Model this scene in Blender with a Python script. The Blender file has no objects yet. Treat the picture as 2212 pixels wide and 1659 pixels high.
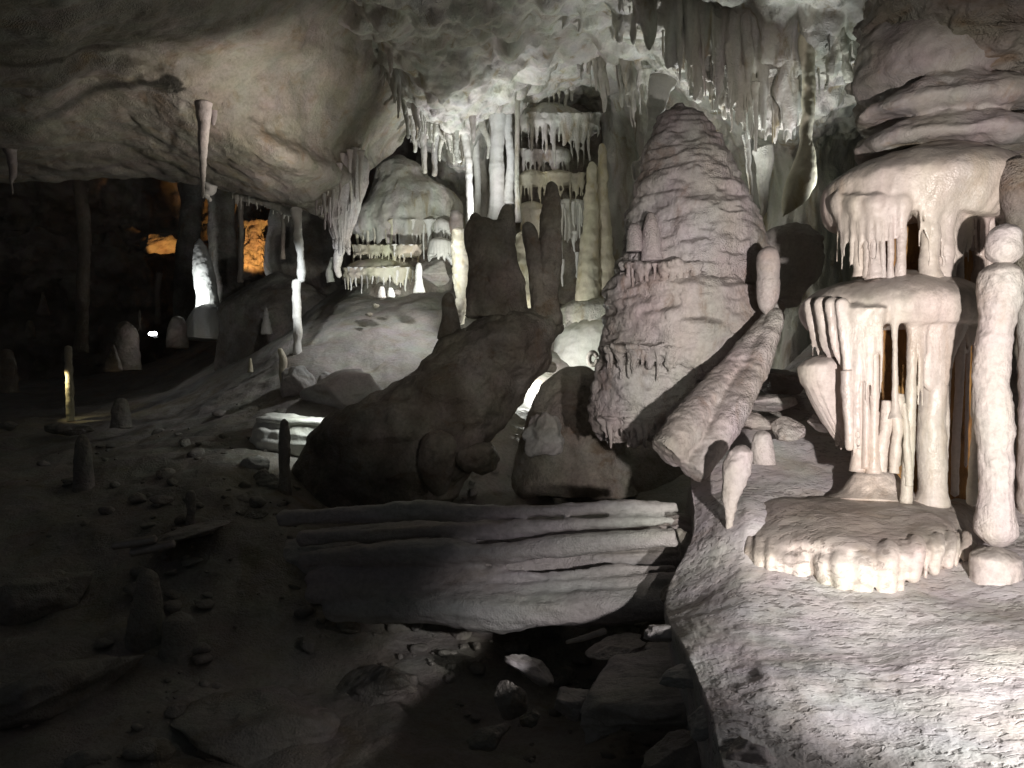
import bpy, math, random
import numpy as np
from mathutils import Vector

# ------------------------------------------------------------------ camera, world, light
C = bpy.context.scene
K = 36.0 / 26.0 / 2212.0                      # metres per picture unit at one metre
CAM = np.array([0.0, 0.0, 1.6])
cam = bpy.data.objects.new("camera", bpy.data.cameras.new("camera"))
C.collection.objects.link(cam)
cam.location = CAM
cam.rotation_euler = (math.radians(90), 0, 0)
cam.data.lens = 26
cam.data.sensor_width = 36
cam.data.clip_end = 200
cam.data.clip_start = 0.05
C.camera = cam
C.view_settings.view_transform = 'Standard'
C.view_settings.look = 'None'
C.view_settings.exposure = 0.0
C.view_settings.gamma = 1.0
C.render.resolution_x = 1024
C.render.resolution_y = 768
try:
    C.cycles.max_bounces = 5
    C.cycles.diffuse_bounces = 4
    C.cycles.use_denoising = True
    C.cycles.sample_clamp_indirect = 3.0
except Exception:
    pass
W = bpy.data.worlds.new("World")
C.world = W
W.use_nodes = True
bg = W.node_tree.nodes['Background']
bg.inputs[0].default_value = (0.9, 0.95, 1.0, 1)
bg.inputs[1].default_value = 0.022            # weak ambient fill, added to lift the black rock


def P(u, v, d):
    return np.array([(u - 1106.0) * K * d, d, 1.6 + (829.5 - v) * K * d])


def lamp(name, pos, power, col, kind='POINT', to=None, ang=60, blend=0.5, rad=0.03):
    l = bpy.data.lights.new(name, kind)
    l.energy = power
    l.color = col
    l.shadow_soft_size = rad
    o = bpy.data.objects.new(name, l)
    C.collection.objects.link(o)
    o.location = pos
    if kind == 'SPOT':
        l.spot_size = math.radians(ang)
        l.spot_blend = blend
        o.rotation_euler = Vector(np.array(to) - np.array(pos)).to_track_quat('-Z', 'Y').to_euler()
    return o


WARM = (1.0, 0.93, 0.85)
NEUT = (1.0, 0.97, 0.93)
COOL = (0.86, 0.94, 1.0)
GRN = (0.96, 1.0, 0.88)
ORG = (1.0, 0.50, 0.14)
# floodlights just right of the picture, then two added fill lamps
lamp("floodlight_right", (1.30, 0.10, 1.30), 1250, (1.0, 0.92, 0.87), 'SPOT', (1.25 + 1.45, 4.9, 1.62), 57, 0.8, 0.05)
lamp("floodlight_slope", (2.10, 0.70, 1.35), 400, (1.0, 0.95, 0.93), 'SPOT', (1.26, 3.42, 0.14), 39, 0.7, 0.05)
lamp("fill_slope_edge", (2.95, 1.10, 1.75), 150, (1.0, 0.95, 0.93), 'SPOT', (1.42, 2.45, 0.42), 36, 0.9, 0.05)  # unseen fill lamp, added to brighten the bottom of the slope
lamp("fill_stump", (0.60, -0.40, 1.95), 330, (1.0, 0.93, 0.84), 'SPOT', P(1075, 590, 7.5), 36, 0.9, 0.08)  # unseen fill lamp near the camera, added to lift the dark stump
# lamps hidden behind the dark stump and behind the hanging bell
lamp("floodlight_hidden_column", P(1064, 560, 10.6), 270, (0.96, 0.98, 1.0), 'SPOT', P(1050, 150, 11.4), 88, 0.8, 0.05)
lamp("fill_behind_dome", P(1850, 480, 7.6), 90, (0.95, 0.98, 0.97), 'SPOT', P(1680, 180, 8.2), 90, 0.8, 0.08)  # unseen fill lamp, added to brighten the curtains and bulbous drip
lamp("floodlight_hidden_floor", P(1165, 800, 10.2), 75, (0.99, 1.0, 0.93), rad=0.05)
lamp("floodlight_left_terrace", P(930, 700, 8.7), 300, (0.98, 1.0, 0.95), 'SPOT', P(850, 470, 12), 62, 0.8, 0.06)
lamp("floodlight_dune", P(1000, 380, 9.6), 260, (0.97, 0.98, 1.0), 'SPOT', P(810, 760, 10.2), 68, 0.9, 0.1)
lamp("fill_broken_piece", P(705, 845, 7.6), 16, (0.95, 1.0, 0.96), 'SPOT', P(610, 960, 7.9), 100, 0.8, 0.04)  # unseen fill lamp, added to brighten the lying column piece
lamp("floodlight_curtain", P(1480, 540, 8.7), 190, (0.95, 0.98, 0.97), 'SPOT', P(1560, 60, 8.3), 100, 0.9, 0.1)
lamp("floodlight_pillar", P(392, 650, 14.4), 60, (0.93, 0.97, 1.0), 'SPOT', P(445, 620, 15), 90, 0.6)
lamp("floodlight_slim_column", P(600, 600, 9.2), 42, (0.93, 0.97, 1.0), 'SPOT', P(642, 620, 10), 80, 0.5)
lamp("floodlight_ceiling_ridge", P(770, 450, 7.3), 175, (1.0, 0.90, 0.80), 'SPOT', P(560, 280, 8.3), 76, 0.9, 0.1)
lamp("floodlight_orange_chamber", P(545, 600, 20.0), 330, ORG, 'SPOT', P(548, 510, 21.5), 60, 0.5)
lamp("floodlight_orange_ledge", P(362, 590, 20.0), 110, ORG, 'SPOT', P(348, 515, 21.0), 40, 0.5)
lamp("floodlight_gold_stalagmite", P(116, 815, 10.85), 6, (1.0, 0.82, 0.42), 'SPOT', P(150, 830, 11), 120, 0.5)


# ------------------------------------------------------------------ noise and mesh helpers
def _hash(ix, iy, iz, s):
    h = (ix * 374761393 + iy * 668265263 + iz * 2147483647 + s * 974711) & 0xffffffff
    h = ((h ^ (h >> 13)) * 1274126177) & 0xffffffff
    h = ((h ^ (h >> 16)) * 2246822519) & 0xffffffff
    return ((h ^ (h >> 15)) & 0xffffff) / float(0xffffff) * 2 - 1


def vnoise(p, seed=0):
    p = np.asarray(p, float)
    i = np.floor(p).astype(np.int64)
    f = p - i
    w = f * f * f * (f * (f * 6 - 15) + 10)
    r = 0
    for dx in (0, 1):
        wx = w[..., 0] if dx else 1 - w[..., 0]
        for dy in (0, 1):
            wy = w[..., 1] if dy else 1 - w[..., 1]
            for dz in (0, 1):
                wz = w[..., 2] if dz else 1 - w[..., 2]
                r = r + wx * wy * wz * _hash(i[..., 0] + dx, i[..., 1] + dy, i[..., 2] + dz, seed)
    return r


def fbm(p, seed=0, octv=4, gain=0.5):
    a, s, t = 1.0, 0, 0
    p = np.asarray(p, float)
    for k in range(octv):
        s = s + a * vnoise(p * (2.03 ** k) + 17.3 * k, seed + k)
        t += a
        a *= gain
    return s / t


def n1(x, seed=0, octv=2):
    x = np.asarray(x, float)
    return fbm(np.stack([x, x * 0 + seed * 3.7, x * 0], -1), seed, octv)


def interp(xs, ys, t):
    """smooth (Catmull-Rom) interpolation of rows ys at parameters xs"""
    xs = np.asarray(xs, float)
    ys = np.asarray(ys, float)
    if ys.ndim == 1:
        ys = ys[:, None]
    n = len(xs)
    t = np.clip(t, xs[0], xs[-1])
    k = np.clip(np.searchsorted(xs, t, side='right') - 1, 0, n - 2)
    m = np.zeros_like(ys)
    for i in range(n):
        a, b = max(i - 1, 0), min(i + 1, n - 1)
        m[i] = (ys[b] - ys[a]) / (xs[b] - xs[a])
    h = (xs[k + 1] - xs[k])
    s = ((t - xs[k]) / h)[:, None]
    h = h[:, None]
    return ((2 * s**3 - 3 * s**2 + 1) * ys[k] + (s**3 - 2 * s**2 + s) * h * m[k]
            + (-2 * s**3 + 3 * s**2) * ys[k + 1] + (s**3 - s**2) * h * m[k + 1])


def grid_faces(nr, nc, wrap):
    r = np.arange(nr - 1)[:, None]
    c = np.arange(nc if wrap else nc - 1)[None, :]
    c2 = (c + 1) % nc
    return np.stack([(r * nc + c + 0 * r), (r * nc + c2), ((r + 1) * nc + c2), ((r + 1) * nc + c)], -1).reshape(-1, 4)


def normals(V, F):
    n = np.cross(V[F[:, 2]] - V[F[:, 0]], V[F[:, 3]] - V[F[:, 1]])
    N = np.zeros_like(V)
    for k in range(4):
        np.add.at(N, F[:, k], n)
    return N / (np.linalg.norm(N, axis=1)[:, None] + 1e-12)


def displace(V, F, terms, seed=0):
    """terms: (amplitude, frequency, z-squash, mode)"""
    for j, (amp, fr, zs, mode) in enumerate(terms):
        N = normals(V, F)
        q = V * np.array([fr, fr, fr * zs])
        n = fbm(q + seed * 7.1, seed + j * 11, 4)
        if mode == 'ridge':
            n = 1 - 2 * np.abs(n) * 1.6
        elif mode == 'step':
            n = np.tanh(n * 5) * 0.7
        V = V + N * (amp * n)[:, None]
    return V


def make(name, V, F, mat, parent=None, kind=None, label=None, cat=None, group=None):
    V = np.asarray(V, float)
    off = np.zeros(3)
    if parent is not None:
        q = parent
        while q is not None:
            off = off + np.array(q.location)
            q = q.parent
    else:
        lo, hi = V.min(0), V.max(0)
        off = np.array([(lo[0] + hi[0]) / 2, (lo[1] + hi[1]) / 2, lo[2]])
    me = bpy.data.meshes.new(name)
    F = np.asarray(F)
    me.vertices.add(len(V))
    me.vertices.foreach_set('co', (V - off).ravel())
    me.loops.add(F.size)
    me.loops.foreach_set('vertex_index', F.ravel())
    me.polygons.add(len(F))
    me.polygons.foreach_set('loop_start', np.arange(0, F.size, F.shape[1]))
    me.polygons.foreach_set('loop_total', np.full(len(F), F.shape[1]))
    me.polygons.foreach_set('use_smooth', np.ones(len(F), bool))
    me.update(calc_edges=True)
    me.validate()
    me.materials.append(mat)
    o = bpy.data.objects.new(name, me)
    C.collection.objects.link(o)
    if parent is not None:
        o.parent = parent
    else:
        o.location = off
    for k_, v_ in (('kind', kind), ('label', label), ('category', cat), ('group', group)):
        if v_:
            o[k_] = v_
    return o


def thing(name, label, cat, loc, group=None):
    o = bpy.data.objects.new(name, None)
    C.collection.objects.link(o)
    o.location = loc
    o.empty_display_size = 0.2
    o['label'] = label
    o['category'] = cat
    o['kind'] = 'thing'
    if group:
        o['group'] = group
    return o


def patch(rows, res=(160, 160), terms=(), seed=0, lin=0):
    R, Cc = len(rows), len(rows[0])
    L = np.array([[P(*q) for q in r] for r in rows])            # R, C, 3
    tc = np.linspace(0, Cc - 1, res[1])
    tr = np.linspace(0, R - 1, res[0])
    if lin:
        A = np.stack([np.stack([np.interp(tc, np.arange(Cc), L[i][:, q]) for q in range(3)], 1) for i in range(R)])
    else:
        A = np.stack([interp(np.arange(Cc), L[i], tc) for i in range(R)])      # R, res1, 3
    B = interp(np.arange(R), A.reshape(R, -1), tr).reshape(res[0], res[1], 3)
    V = B.reshape(-1, 3)
    F = grid_faces(res[0], res[1], False)
    if lin:
        V = smooth(V, F, lin)
    return displace(V, F, terms, seed), F


def loft(sl, d, ratio=0.85, na=72, nz=60, flute=None, lump=(0.06, 2.0), ring=None, fringe=None,
         top=True, bottom=False, seed=0, fine=None, front=True, step=None):
    """horizontal slices (v, uL, uR[, d]) traced from above to below and swept into a solid"""
    sl = sorted(sl, key=lambda s: s[0])
    v = np.array([s[0] for s in sl], float)
    uL = np.array([s[1] for s in sl], float)
    uR = np.array([s[2] for s in sl], float)
    dd = np.array([(s[3] if len(s) > 3 else d) for s in sl], float)
    t = np.linspace(v[0], v[-1], nz)
    if top:                                                     # denser near a rounded top
        t = v[0] + (v[-1] - v[0]) * np.linspace(0, 1, nz) ** 1.25
    Q = interp(v, np.stack([uL, uR, dd], 1), t)
    c = (Q[:, 0] + Q[:, 1]) / 2
    w = np.maximum((Q[:, 1] - Q[:, 0]) / 2, 0.2)
    D = Q[:, 2]
    rad = w * K * D
    DF = D - (ratio * rad if front else 0)                      # heights are read off the near face
    cen = np.stack([(c - 1106) * K * D, D, 1.6 + (829.5 - t) * K * DF], 1)
    if top:                                                     # rounded shoulder
        h0 = rad[min(3, nz - 1)]
        z = cen[0, 2] - cen[:, 2]
        rr = max(np.interp(v[0] + 0.12 * (v[-1] - v[0]), t, rad) * 0.6, 1e-3)
        rad = rad * np.sqrt(np.clip(1 - (1 - np.clip(z / rr, 0, 1)) ** 2, 0.0004, 1))
    if bottom:
        z = cen[:, 2] - cen[-1, 2]
        rr = max(rad[int(nz * 0.9)], 1e-3)
        rad = rad * np.sqrt(np.clip(1 - (1 - np.clip(z / rr, 0, 1)) ** 2, 0.0004, 1))
    if ring:
        rad = rad * (1 + ring[0] * (1 - 2.2 * np.abs(n1(cen[:, 2] * ring[1] + seed * 5, seed, 3))))
    th = np.linspace(0, 2 * math.pi, na, endpoint=False)
    ca, sa = np.cos(th), np.sin(th)
    R_ = rad[:, None] * np.ones(na)[None, :]
    if flute:                                                   # (amp, count, start fraction)
        circ = np.stack([ca * flute[1] / 6.0, sa * flute[1] / 6.0, ca * 0 + seed], 1)
        zz = np.linspace(0, 1, nz)
        f = np.zeros((nz, na))
        for i in range(nz):
            cc = circ.copy()
            cc[:, 2] = seed * 1.7 + zz[i] * 0.9
            f[i] = 1 - 2.4 * np.abs(fbm(cc, seed + 3, 2))
        ramp = np.clip((zz - flute[2]) / max(1e-3, 1 - flute[2]), 0, 1)[:, None]
        R_ = R_ * (1 + flute[0] * f * ramp)
    X = cen[:, 0:1] + R_ * ca
    Y = cen[:, 1:2] + R_ * sa * ratio
    Z = cen[:, 2:3] + 0 * X
    rows = [np.stack([X[i], Y[i], Z[i]], 1) for i in range(nz)]
    if fringe:                                                  # (length m, count, thickness m)
        L, cnt, thk = fringe
        cc = np.stack([ca * cnt / 6.0, sa * cnt / 6.0, ca * 0 + seed * 2.3], 1)
        tooth = np.clip(0.30 + 1.7 * fbm(cc, seed + 9, 2), 0.0, 1.2) ** 0.9
        big = np.clip(0.7 + 0.9 * fbm(cc * 0.22, seed + 19, 2), 0.25, 1.4)
        ln = L * tooth * big
        base = rows[-1]
        m = 7
        cxy = cen[-1, :2]
        for k in range(1, m + 1):
            q = base.copy()
            s = k / m
            q[:, 2] -= ln * s
            inn = 1 - 0.05 * s
            q[:, 0] = cxy[0] + (q[:, 0] - cxy[0]) * inn
            q[:, 1] = cxy[1] + (q[:, 1] - cxy[1]) * inn
            rows.append(q)
        rim = rad[-1]
        for k in range(m, -1, -1):
            s = k / m
            q = base.copy()
            q[:, 2] -= ln * s
            inn = (1 - 0.05 * s) * (1 - min(0.6, thk / max(rim, 1e-3) * (1.15 - s)))
            q[:, 0] = cxy[0] + (q[:, 0] - cxy[0]) * inn
            q[:, 1] = cxy[1] + (q[:, 1] - cxy[1]) * inn
            rows.append(q)
        q = rows[-1].copy()
        q[:, 2] += rim * 0.25
        q[:, 0] = cxy[0] + (q[:, 0] - cxy[0]) * 0.4
        q[:, 1] = cxy[1] + (q[:, 1] - cxy[1]) * 0.4
        rows.append(q)
    last = rows[-1].mean(0)
    rows.append(rows[-1] * 0.001 + last * 0.999)
    first = rows[0].mean(0)
    rows.insert(0, rows[0] * 0.001 + first * 0.999)
    V = np.concatenate(rows)
    F = grid_faces(len(rows), na, True)[:, ::-1]
    terms = []
    if lump:
        terms.append((lump[0], lump[1], 1.0, 'n'))
    if step:
        terms.append((step[0], step[1], step[2], 'step'))
    if fine:
        terms.append((fine[0], fine[1], fine[2] if len(fine) > 2 else 1.0, 'n'))
    return displace(V, F, terms, seed), F


def tube(pts, rad, na=28, nl=60, ring=None, lump=(0.01, 6.0), cap=(True, True), seed=0, squash=1.0, flute=None, fine=None):
    """pts: world points, rad: metres"""
    pts = np.asarray(pts, float)
    n = len(pts)
    t = np.linspace(0, n - 1, nl)
    C_ = interp(np.arange(n), pts, t)
    r = interp(np.arange(n), np.asarray(rad, float), t)[:, 0]
    s = np.concatenate([[0], np.cumsum(np.linalg.norm(np.diff(C_, axis=0), axis=1))])
    if cap[0]:
        rr = max(r[2], 1e-4)
        r = r * np.sqrt(np.clip(1 - (1 - np.clip(s / rr, 0, 1)) ** 2, 0.001, 1))
    if cap[1]:
        rr = max(r[-4], 1e-4)
        r = r * np.sqrt(np.clip(1 - (1 - np.clip((s[-1] - s) / rr, 0, 1)) ** 2, 0.001, 1))
    if ring:
        r = r * (1 + ring[0] * (1 - 2.2 * np.abs(n1(s * ring[1] + seed * 3.1, seed, 3))))
    T = np.gradient(C_, axis=0)
    T /= np.linalg.norm(T, axis=1)[:, None] + 1e-12
    ref = np.array([0.0, 1.0, 0.0]) if abs(T[0, 1]) < 0.9 else np.array([1.0, 0, 0])
    A = np.cross(T, ref)
    A /= np.linalg.norm(A, axis=1)[:, None] + 1e-12
    B = np.cross(T, A)
    th = np.linspace(0, 2 * math.pi, na, endpoint=False)
    R_ = r[:, None] * np.ones(na)
    if flute:
        f = np.zeros((nl, na))
        for i in range(nl):
            cc = np.stack([np.cos(th) * flute[1] / 6, np.sin(th) * flute[1] / 6, th * 0 + s[i] * flute[2] + seed], 1)
            f[i] = 1 - 2.4 * np.abs(fbm(cc, seed + 5, 2))
        R_ = R_ * (1 + flute[0] * f)
    V = (C_[:, None, :] + R_[..., None] * (np.cos(th)[None, :, None] * A[:, None, :]
         + np.sin(th)[None, :, None] * B[:, None, :] * squash))
    rows = [V[i] for i in range(nl)]
    rows.append(rows[-1] * 0.002 + C_[-1] * 0.998)
    rows.insert(0, rows[0] * 0.002 + C_[0] * 0.998)
    V = np.concatenate(rows)
    F = grid_faces(len(rows), na, True)
    terms = []
    if lump:
        terms.append((lump[0], lump[1], 1.0, 'n'))
    if fine:
        terms.append((fine[0], fine[1], 1.0, 'n'))
    return displace(V, F, terms, seed), F


def ringsolid(secs, nc=120, nr=90):
    """closed cross-sections (picture points with distance) lofted from left to right"""
    A = np.array([[P(*q) for q in sc_] for sc_ in secs])         # S, M, 3
    S_, M_ = A.shape[:2]
    loops = []
    for i in range(S_):
        ext = np.concatenate([A[i][-2:], A[i], A[i][:3]])
        loops.append(interp(np.arange(-2, M_ + 3), ext, np.linspace(0, M_, nr, endpoint=False)))
    B = interp(np.arange(S_), np.array(loops).reshape(S_, -1), np.linspace(0, S_ - 1, nc)).reshape(nc, nr, 3)
    rows = [B[i] for i in range(nc)]
    rows.append(rows[-1] * 0.002 + rows[-1].mean(0) * 0.998)
    rows.insert(0, rows[0] * 0.002 + rows[0].mean(0) * 0.998)
    return np.concatenate(rows), grid_faces(len(rows), nr, True)


def drip(u, v0, v1, w, d, u2=None, w2=None, flare=1.9, foot=0.0, seed=0, na=16, nl=30, wob=1.0):
    """a hanging strand: flared root, taper, optional flared foot (a full column)"""
    u2 = u if u2 is None else u2
    w2 = w * 0.35 if w2 is None else w2
    k = K * d / 2
    n = 9
    t = np.linspace(0, 1, n)
    jit = n1(t * 3 + seed * 9.7, seed, 2) * w * 0.35 * wob
    pts = [P(u + (u2 - u) * s + j, v0 + (v1 - v0) * s, d) for s, j in zip(t, jit)]
    ww = w + (w2 - w) * t
    ww = ww * (1 + (flare - 1) * np.exp(-t * 9)) * (1 + 0.10 * n1(t * 7 + seed, seed + 4, 1))
    if foot:
        ww = ww * (1 + (foot - 1) * np.exp(-(1 - t) * 9))
    return tube(pts, ww * k, na=na, nl=nl, ring=(0.05, 14 / max(1, d / 6)), lump=(w * k * 0.18, 2.2 / (w * k + 0.01) * 0.35), seed=seed,
                cap=(False, not foot))


def rockblob(u, v, d, ru, rv, ry=None, seed=0, n=40, rough=0.22, soft=0.45, flat=False, rot=0.0, cuts=0):
    """an angular boulder"""
    ry = ry or ru
    a = np.linspace(0, math.pi, n)
    b = np.linspace(0, 2 * math.pi, n * 2, endpoint=False)
    A, B = np.meshgrid(a, b, indexing='ij')
    D = np.stack([np.sin(A) * np.cos(B), np.sin(A) * np.sin(B), np.cos(A)], -1).reshape(-1, 3)
    rnd = np.random.RandomState(seed)
    r = np.ones(len(D))
    for _ in range(cuts or 9):
        nn = rnd.normal(size=3)
        nn /= np.linalg.norm(nn)
        off = rnd.uniform(0.50, 0.86)
        dn = D @ nn
        r = np.minimum(r, np.where(dn > 0.05, off / np.maximum(dn, 0.05), 9))
    r = r * (1 + rough * soft * fbm(D * 1.6 + seed, seed, 2))
    V = D * r[:, None] * np.array([ru * K * d, ry * K * d, rv * K * d])
    ct, st = math.cos(rot), math.sin(rot)
    V = np.stack([V[:, 0] * ct - V[:, 2] * st, V[:, 1], V[:, 0] * st + V[:, 2] * ct], 1)
    V = V + P(u, v, d)
    F = grid_faces(n, n * 2, True)[:, ::-1]
    return displace(V, F, [(ru * K * d * 0.03, 4.5 / (ru * K * d), 1.0, 'n')], seed), F


def smooth(V, F, it=4, lam=0.5):
    E = np.concatenate([F[:, [0, 1]], F[:, [1, 2]], F[:, [2, 3]], F[:, [3, 0]]])
    for _ in range(it):
        A = np.zeros_like(V)
        n = np.zeros(len(V))
        for a, b in ((0, 1), (1, 0)):
            np.add.at(A, E[:, a], V[E[:, b]])
            np.add.at(n, E[:, a], 1)
        V = V + lam * (A / np.maximum(n, 1)[:, None] - V)
    return V


def fuse(parts_, vox=0.012, it=4, terms=(), seed=0):
    """melt overlapping shapes into one skin, as flowstone does"""
    Vs, Fs, o_ = [], [], 0
    for V, F in parts_:
        Vs.append(V)
        Fs.append(F + o_)
        o_ += len(V)
    tmp = make('melt', np.concatenate(Vs), np.concatenate(Fs), M['calcite'])
    md = tmp.modifiers.new('r', 'REMESH')
    md.mode = 'VOXEL'
    md.voxel_size = vox
    dg = bpy.context.evaluated_depsgraph_get()
    ev = tmp.evaluated_get(dg)
    me = ev.to_mesh()
    V = np.zeros(len(me.vertices) * 3)
    me.vertices.foreach_get('co', V)
    V = V.reshape(-1, 3) + np.array(tmp.location)
    F = np.zeros(len(me.loops), int)
    me.loops.foreach_get('vertex_index', F)
    assert len(F) == 4 * len(me.polygons)
    F = F.reshape(-1, 4)
    ev.to_mesh_clear()
    old = tmp.data
    bpy.data.objects.remove(tmp)
    bpy.data.meshes.remove(old)
    V = smooth(V, F, it)
    return displace(V, F, terms, seed), F


# ------------------------------------------------------------------ materials
def rock(name, c1, c2, stain, samt=0.35, st=(1, 1, 1), bsc=14.0, bst=0.5, rough=0.62, pits=0.0, psc=26.0, pstr=(1, 1, 1),
         spec=0.35, nsc=0.9, sparkle=False, bdist=0.02, dirt=0.16, top_shade=0.0):
    m = bpy.data.materials.new(name)
    m.use_nodes = True
    nt = m.node_tree
    nt.nodes.clear()
    N = nt.nodes.new
    L = nt.links.new
    out = N('ShaderNodeOutputMaterial')
    b = N('ShaderNodeBsdfPrincipled')
    L(b.outputs[0], out.inputs[0])
    g = N('ShaderNodeNewGeometry')

    def mapped(s):
        mp = N('ShaderNodeMapping')
        mp.inputs['Scale'].default_value = s
        L(g.outputs['Position'], mp.inputs['Vector'])
        return mp.outputs[0]

    def noise(vec, sc, det=6, ro=0.55, dist=0.0):
        n = N('ShaderNodeTexNoise')
        n.inputs['Scale'].default_value = sc
        n.inputs['Detail'].default_value = det
        n.inputs['Roughness'].default_value = ro
        n.inputs['Distortion'].default_value = dist
        L(vec, n.inputs['Vector'])
        return n.outputs['Fac']

    def remap(v, a, bb, c=0.0, d=1.0):
        r = N('ShaderNodeMapRange')
        r.interpolation_type = 'SMOOTHSTEP'
        r.inputs[1].default_value, r.inputs[2].default_value = a, bb
        r.inputs[3].default_value, r.inputs[4].default_value = c, d
        L(v, r.inputs[0])
        return r.outputs[0]

    def mix(f, x, y, mode='MIX'):
        q = N('ShaderNodeMix')
        q.data_type = 'RGBA'
        q.blend_type = mode
        if isinstance(f, float):
            q.inputs[0].default_value = f
        else:
            L(f, q.inputs[0])
        for s, k in ((x, 6), (y, 7)):
            if isinstance(s, tuple):
                q.inputs[k].default_value = (*s, 1)
            else:
                L(s, q.inputs[k])
        return q.outputs[2]

    def math_(op, x, y):
        q = N('ShaderNodeMath')
        q.operation = op
        for s, k in ((x, 0), (y, 1)):
            if isinstance(s, (int, float)):
                q.inputs[k].default_value = s
            else:
                L(s, q.inputs[k])
        return q.outputs[0]

    vs = mapped(st)
    big = noise(vs, nsc, 7, 0.6, 0.4)
    col = mix(remap(big, 0.35, 0.66), c1, c2)
    sn = noise(vs, nsc * 2.3 + 0.31, 8, 0.65, 0.8)
    col = mix(remap(sn, 0.52, 0.70, 0.0, samt), col, stain)
    tn = N('ShaderNodeTexNoise')                               # faint mineral tints, pink to green
    tn.inputs['Scale'].default_value = 3.1
    tn.inputs['Detail'].default_value = 4
    L(vs, tn.inputs['Vector'])
    col = mix(0.14, col, tn.outputs['Color'], 'OVERLAY')
    fine = noise(mapped((1, 1, 1)), 30, 5, 0.7)
    col = mix(remap(fine, 0.30, 0.62, dirt, 0.0), col, (c1[0] * 0.35, c1[1] * 0.33, c1[2] * 0.30))
    if top_shade:  # shade on upward faces put into the colour, as if lit from below
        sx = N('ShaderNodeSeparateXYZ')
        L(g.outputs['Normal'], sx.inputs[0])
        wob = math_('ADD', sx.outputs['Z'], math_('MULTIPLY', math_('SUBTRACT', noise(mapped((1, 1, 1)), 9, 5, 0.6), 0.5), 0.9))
        col = mix(remap(wob, 0.20, 0.75, 0.0, top_shade), col, (0.17, 0.15, 0.135))
    h = noise(mapped(tuple(q * 1.0 for q in st)), bsc, 9, 0.62, 0.3)
    h2 = noise(mapped((1, 1, 1)), max(60, bsc * 4.1) if pits else bsc * 4.1, 5, 0.6)
    hh = math_('ADD', h, math_('MULTIPLY', h2, 0.5 if pits else 0.22))
    vo = N('ShaderNodeTexVoronoi')                              # crystalline crust
    vo.inputs['Scale'].default_value = 75
    vx = N('ShaderNodeVectorMath')                              # break up the cells
    vx.operation = 'MULTIPLY_ADD'
    vx.inputs[1].default_value = (0.06, 0.06, 0.06)
    L(tn.outputs['Color'], vx.inputs[0])
    L(g.outputs['Position'], vx.inputs[2])
    L(vx.outputs[0], vo.inputs['Vector'])
    cm = remap(noise(mapped((1, 1, 1)), 2.7, 4), 0.42, 0.62)
    hh = math_('ADD', hh, math_('MULTIPLY', math_('MULTIPLY', vo.outputs['Distance'], cm), 0.26))
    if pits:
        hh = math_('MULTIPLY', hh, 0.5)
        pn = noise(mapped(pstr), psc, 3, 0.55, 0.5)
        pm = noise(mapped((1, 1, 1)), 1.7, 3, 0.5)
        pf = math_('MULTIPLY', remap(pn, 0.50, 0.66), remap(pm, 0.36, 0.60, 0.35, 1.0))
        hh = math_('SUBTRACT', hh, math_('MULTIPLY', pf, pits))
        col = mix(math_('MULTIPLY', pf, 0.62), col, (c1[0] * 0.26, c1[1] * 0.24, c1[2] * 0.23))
    L(col, b.inputs['Base Color'])
    rg = remap(noise(vs, 5.0, 4), 0.3, 0.7, rough - 0.14, min(1.0, rough + 0.16))
    if sparkle:
        vor = N('ShaderNodeTexVoronoi')
        vor.inputs['Scale'].default_value = 70
        L(g.outputs['Position'], vor.inputs['Vector'])
        rg = math_('MULTIPLY', rg, remap(vor.outputs['Distance'], 0.06, 0.12, 0.25, 1.0))
    L(rg, b.inputs['Roughness'])
    b.inputs['Specular IOR Level'].default_value = spec
    bp = N('ShaderNodeBump')
    bp.inputs['Strength'].default_value = bst
    bp.inputs['Distance'].default_value = bdist
    L(hh, bp.inputs['Height'])
    L(bp.outputs[0], b.inputs['Normal'])
    return m


M = {}
M['slope'] = rock('pale_flowstone_slope', (0.50, 0.475, 0.465), (0.60, 0.575, 0.57), (0.36, 0.30, 0.23), 0.45, bsc=9, bst=0.5,
                  pits=0.40, psc=30, pstr=(0.6, 1.0, 1.4), sparkle=True, bdist=0.025, rough=0.78, spec=0.2)
M['trunk'] = rock('grey_column_rock', (0.40, 0.38, 0.37), (0.52, 0.49, 0.48), (0.24, 0.20, 0.16), 0.6, st=(0.3, 1, 1), bsc=12, bst=0.9, dirt=0.3)
M['calcite'] = rock('pale_calcite', (0.50, 0.46, 0.43), (0.62, 0.57, 0.53), (0.40, 0.31, 0.22), 0.45, st=(1, 1, 0.6), bsc=14, bst=0.7, rough=0.6, top_shade=0.6, dirt=0.28)
M['drape'] = rock('dripping_calcite', (0.54, 0.47, 0.42), (0.66, 0.59, 0.53), (0.42, 0.31, 0.22), 0.5, st=(1, 1, 0.22), bsc=12, bst=0.5, rough=0.42, spec=0.5, top_shade=0.6, nsc=1.5, dirt=0.22)
M['apron'] = rock('cream_apron_calcite', (0.52, 0.46, 0.41), (0.64, 0.58, 0.52), (0.38, 0.29, 0.20), 0.5, bsc=10, bst=0.6, rough=0.55, pits=0.35, psc=22, pstr=(0.6, 1, 1.4), top_shade=0.65, nsc=1.5, dirt=0.2)
M['cap'] = rock('greyish_cap_rock', (0.28, 0.25, 0.23), (0.40, 0.365, 0.34), (0.26, 0.18, 0.11), 0.55, bsc=11, bst=0.8, rough=0.6, nsc=1.6)
M['bell'] = rock('pinkish_grey_bell_rock', (0.42, 0.38, 0.36), (0.54, 0.50, 0.48), (0.24, 0.16, 0.11), 0.65, st=(1, 1, 0.5), bsc=9, bst=0.9, nsc=1.3, bdist=0.04, top_shade=0.6, dirt=0.3)
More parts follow.
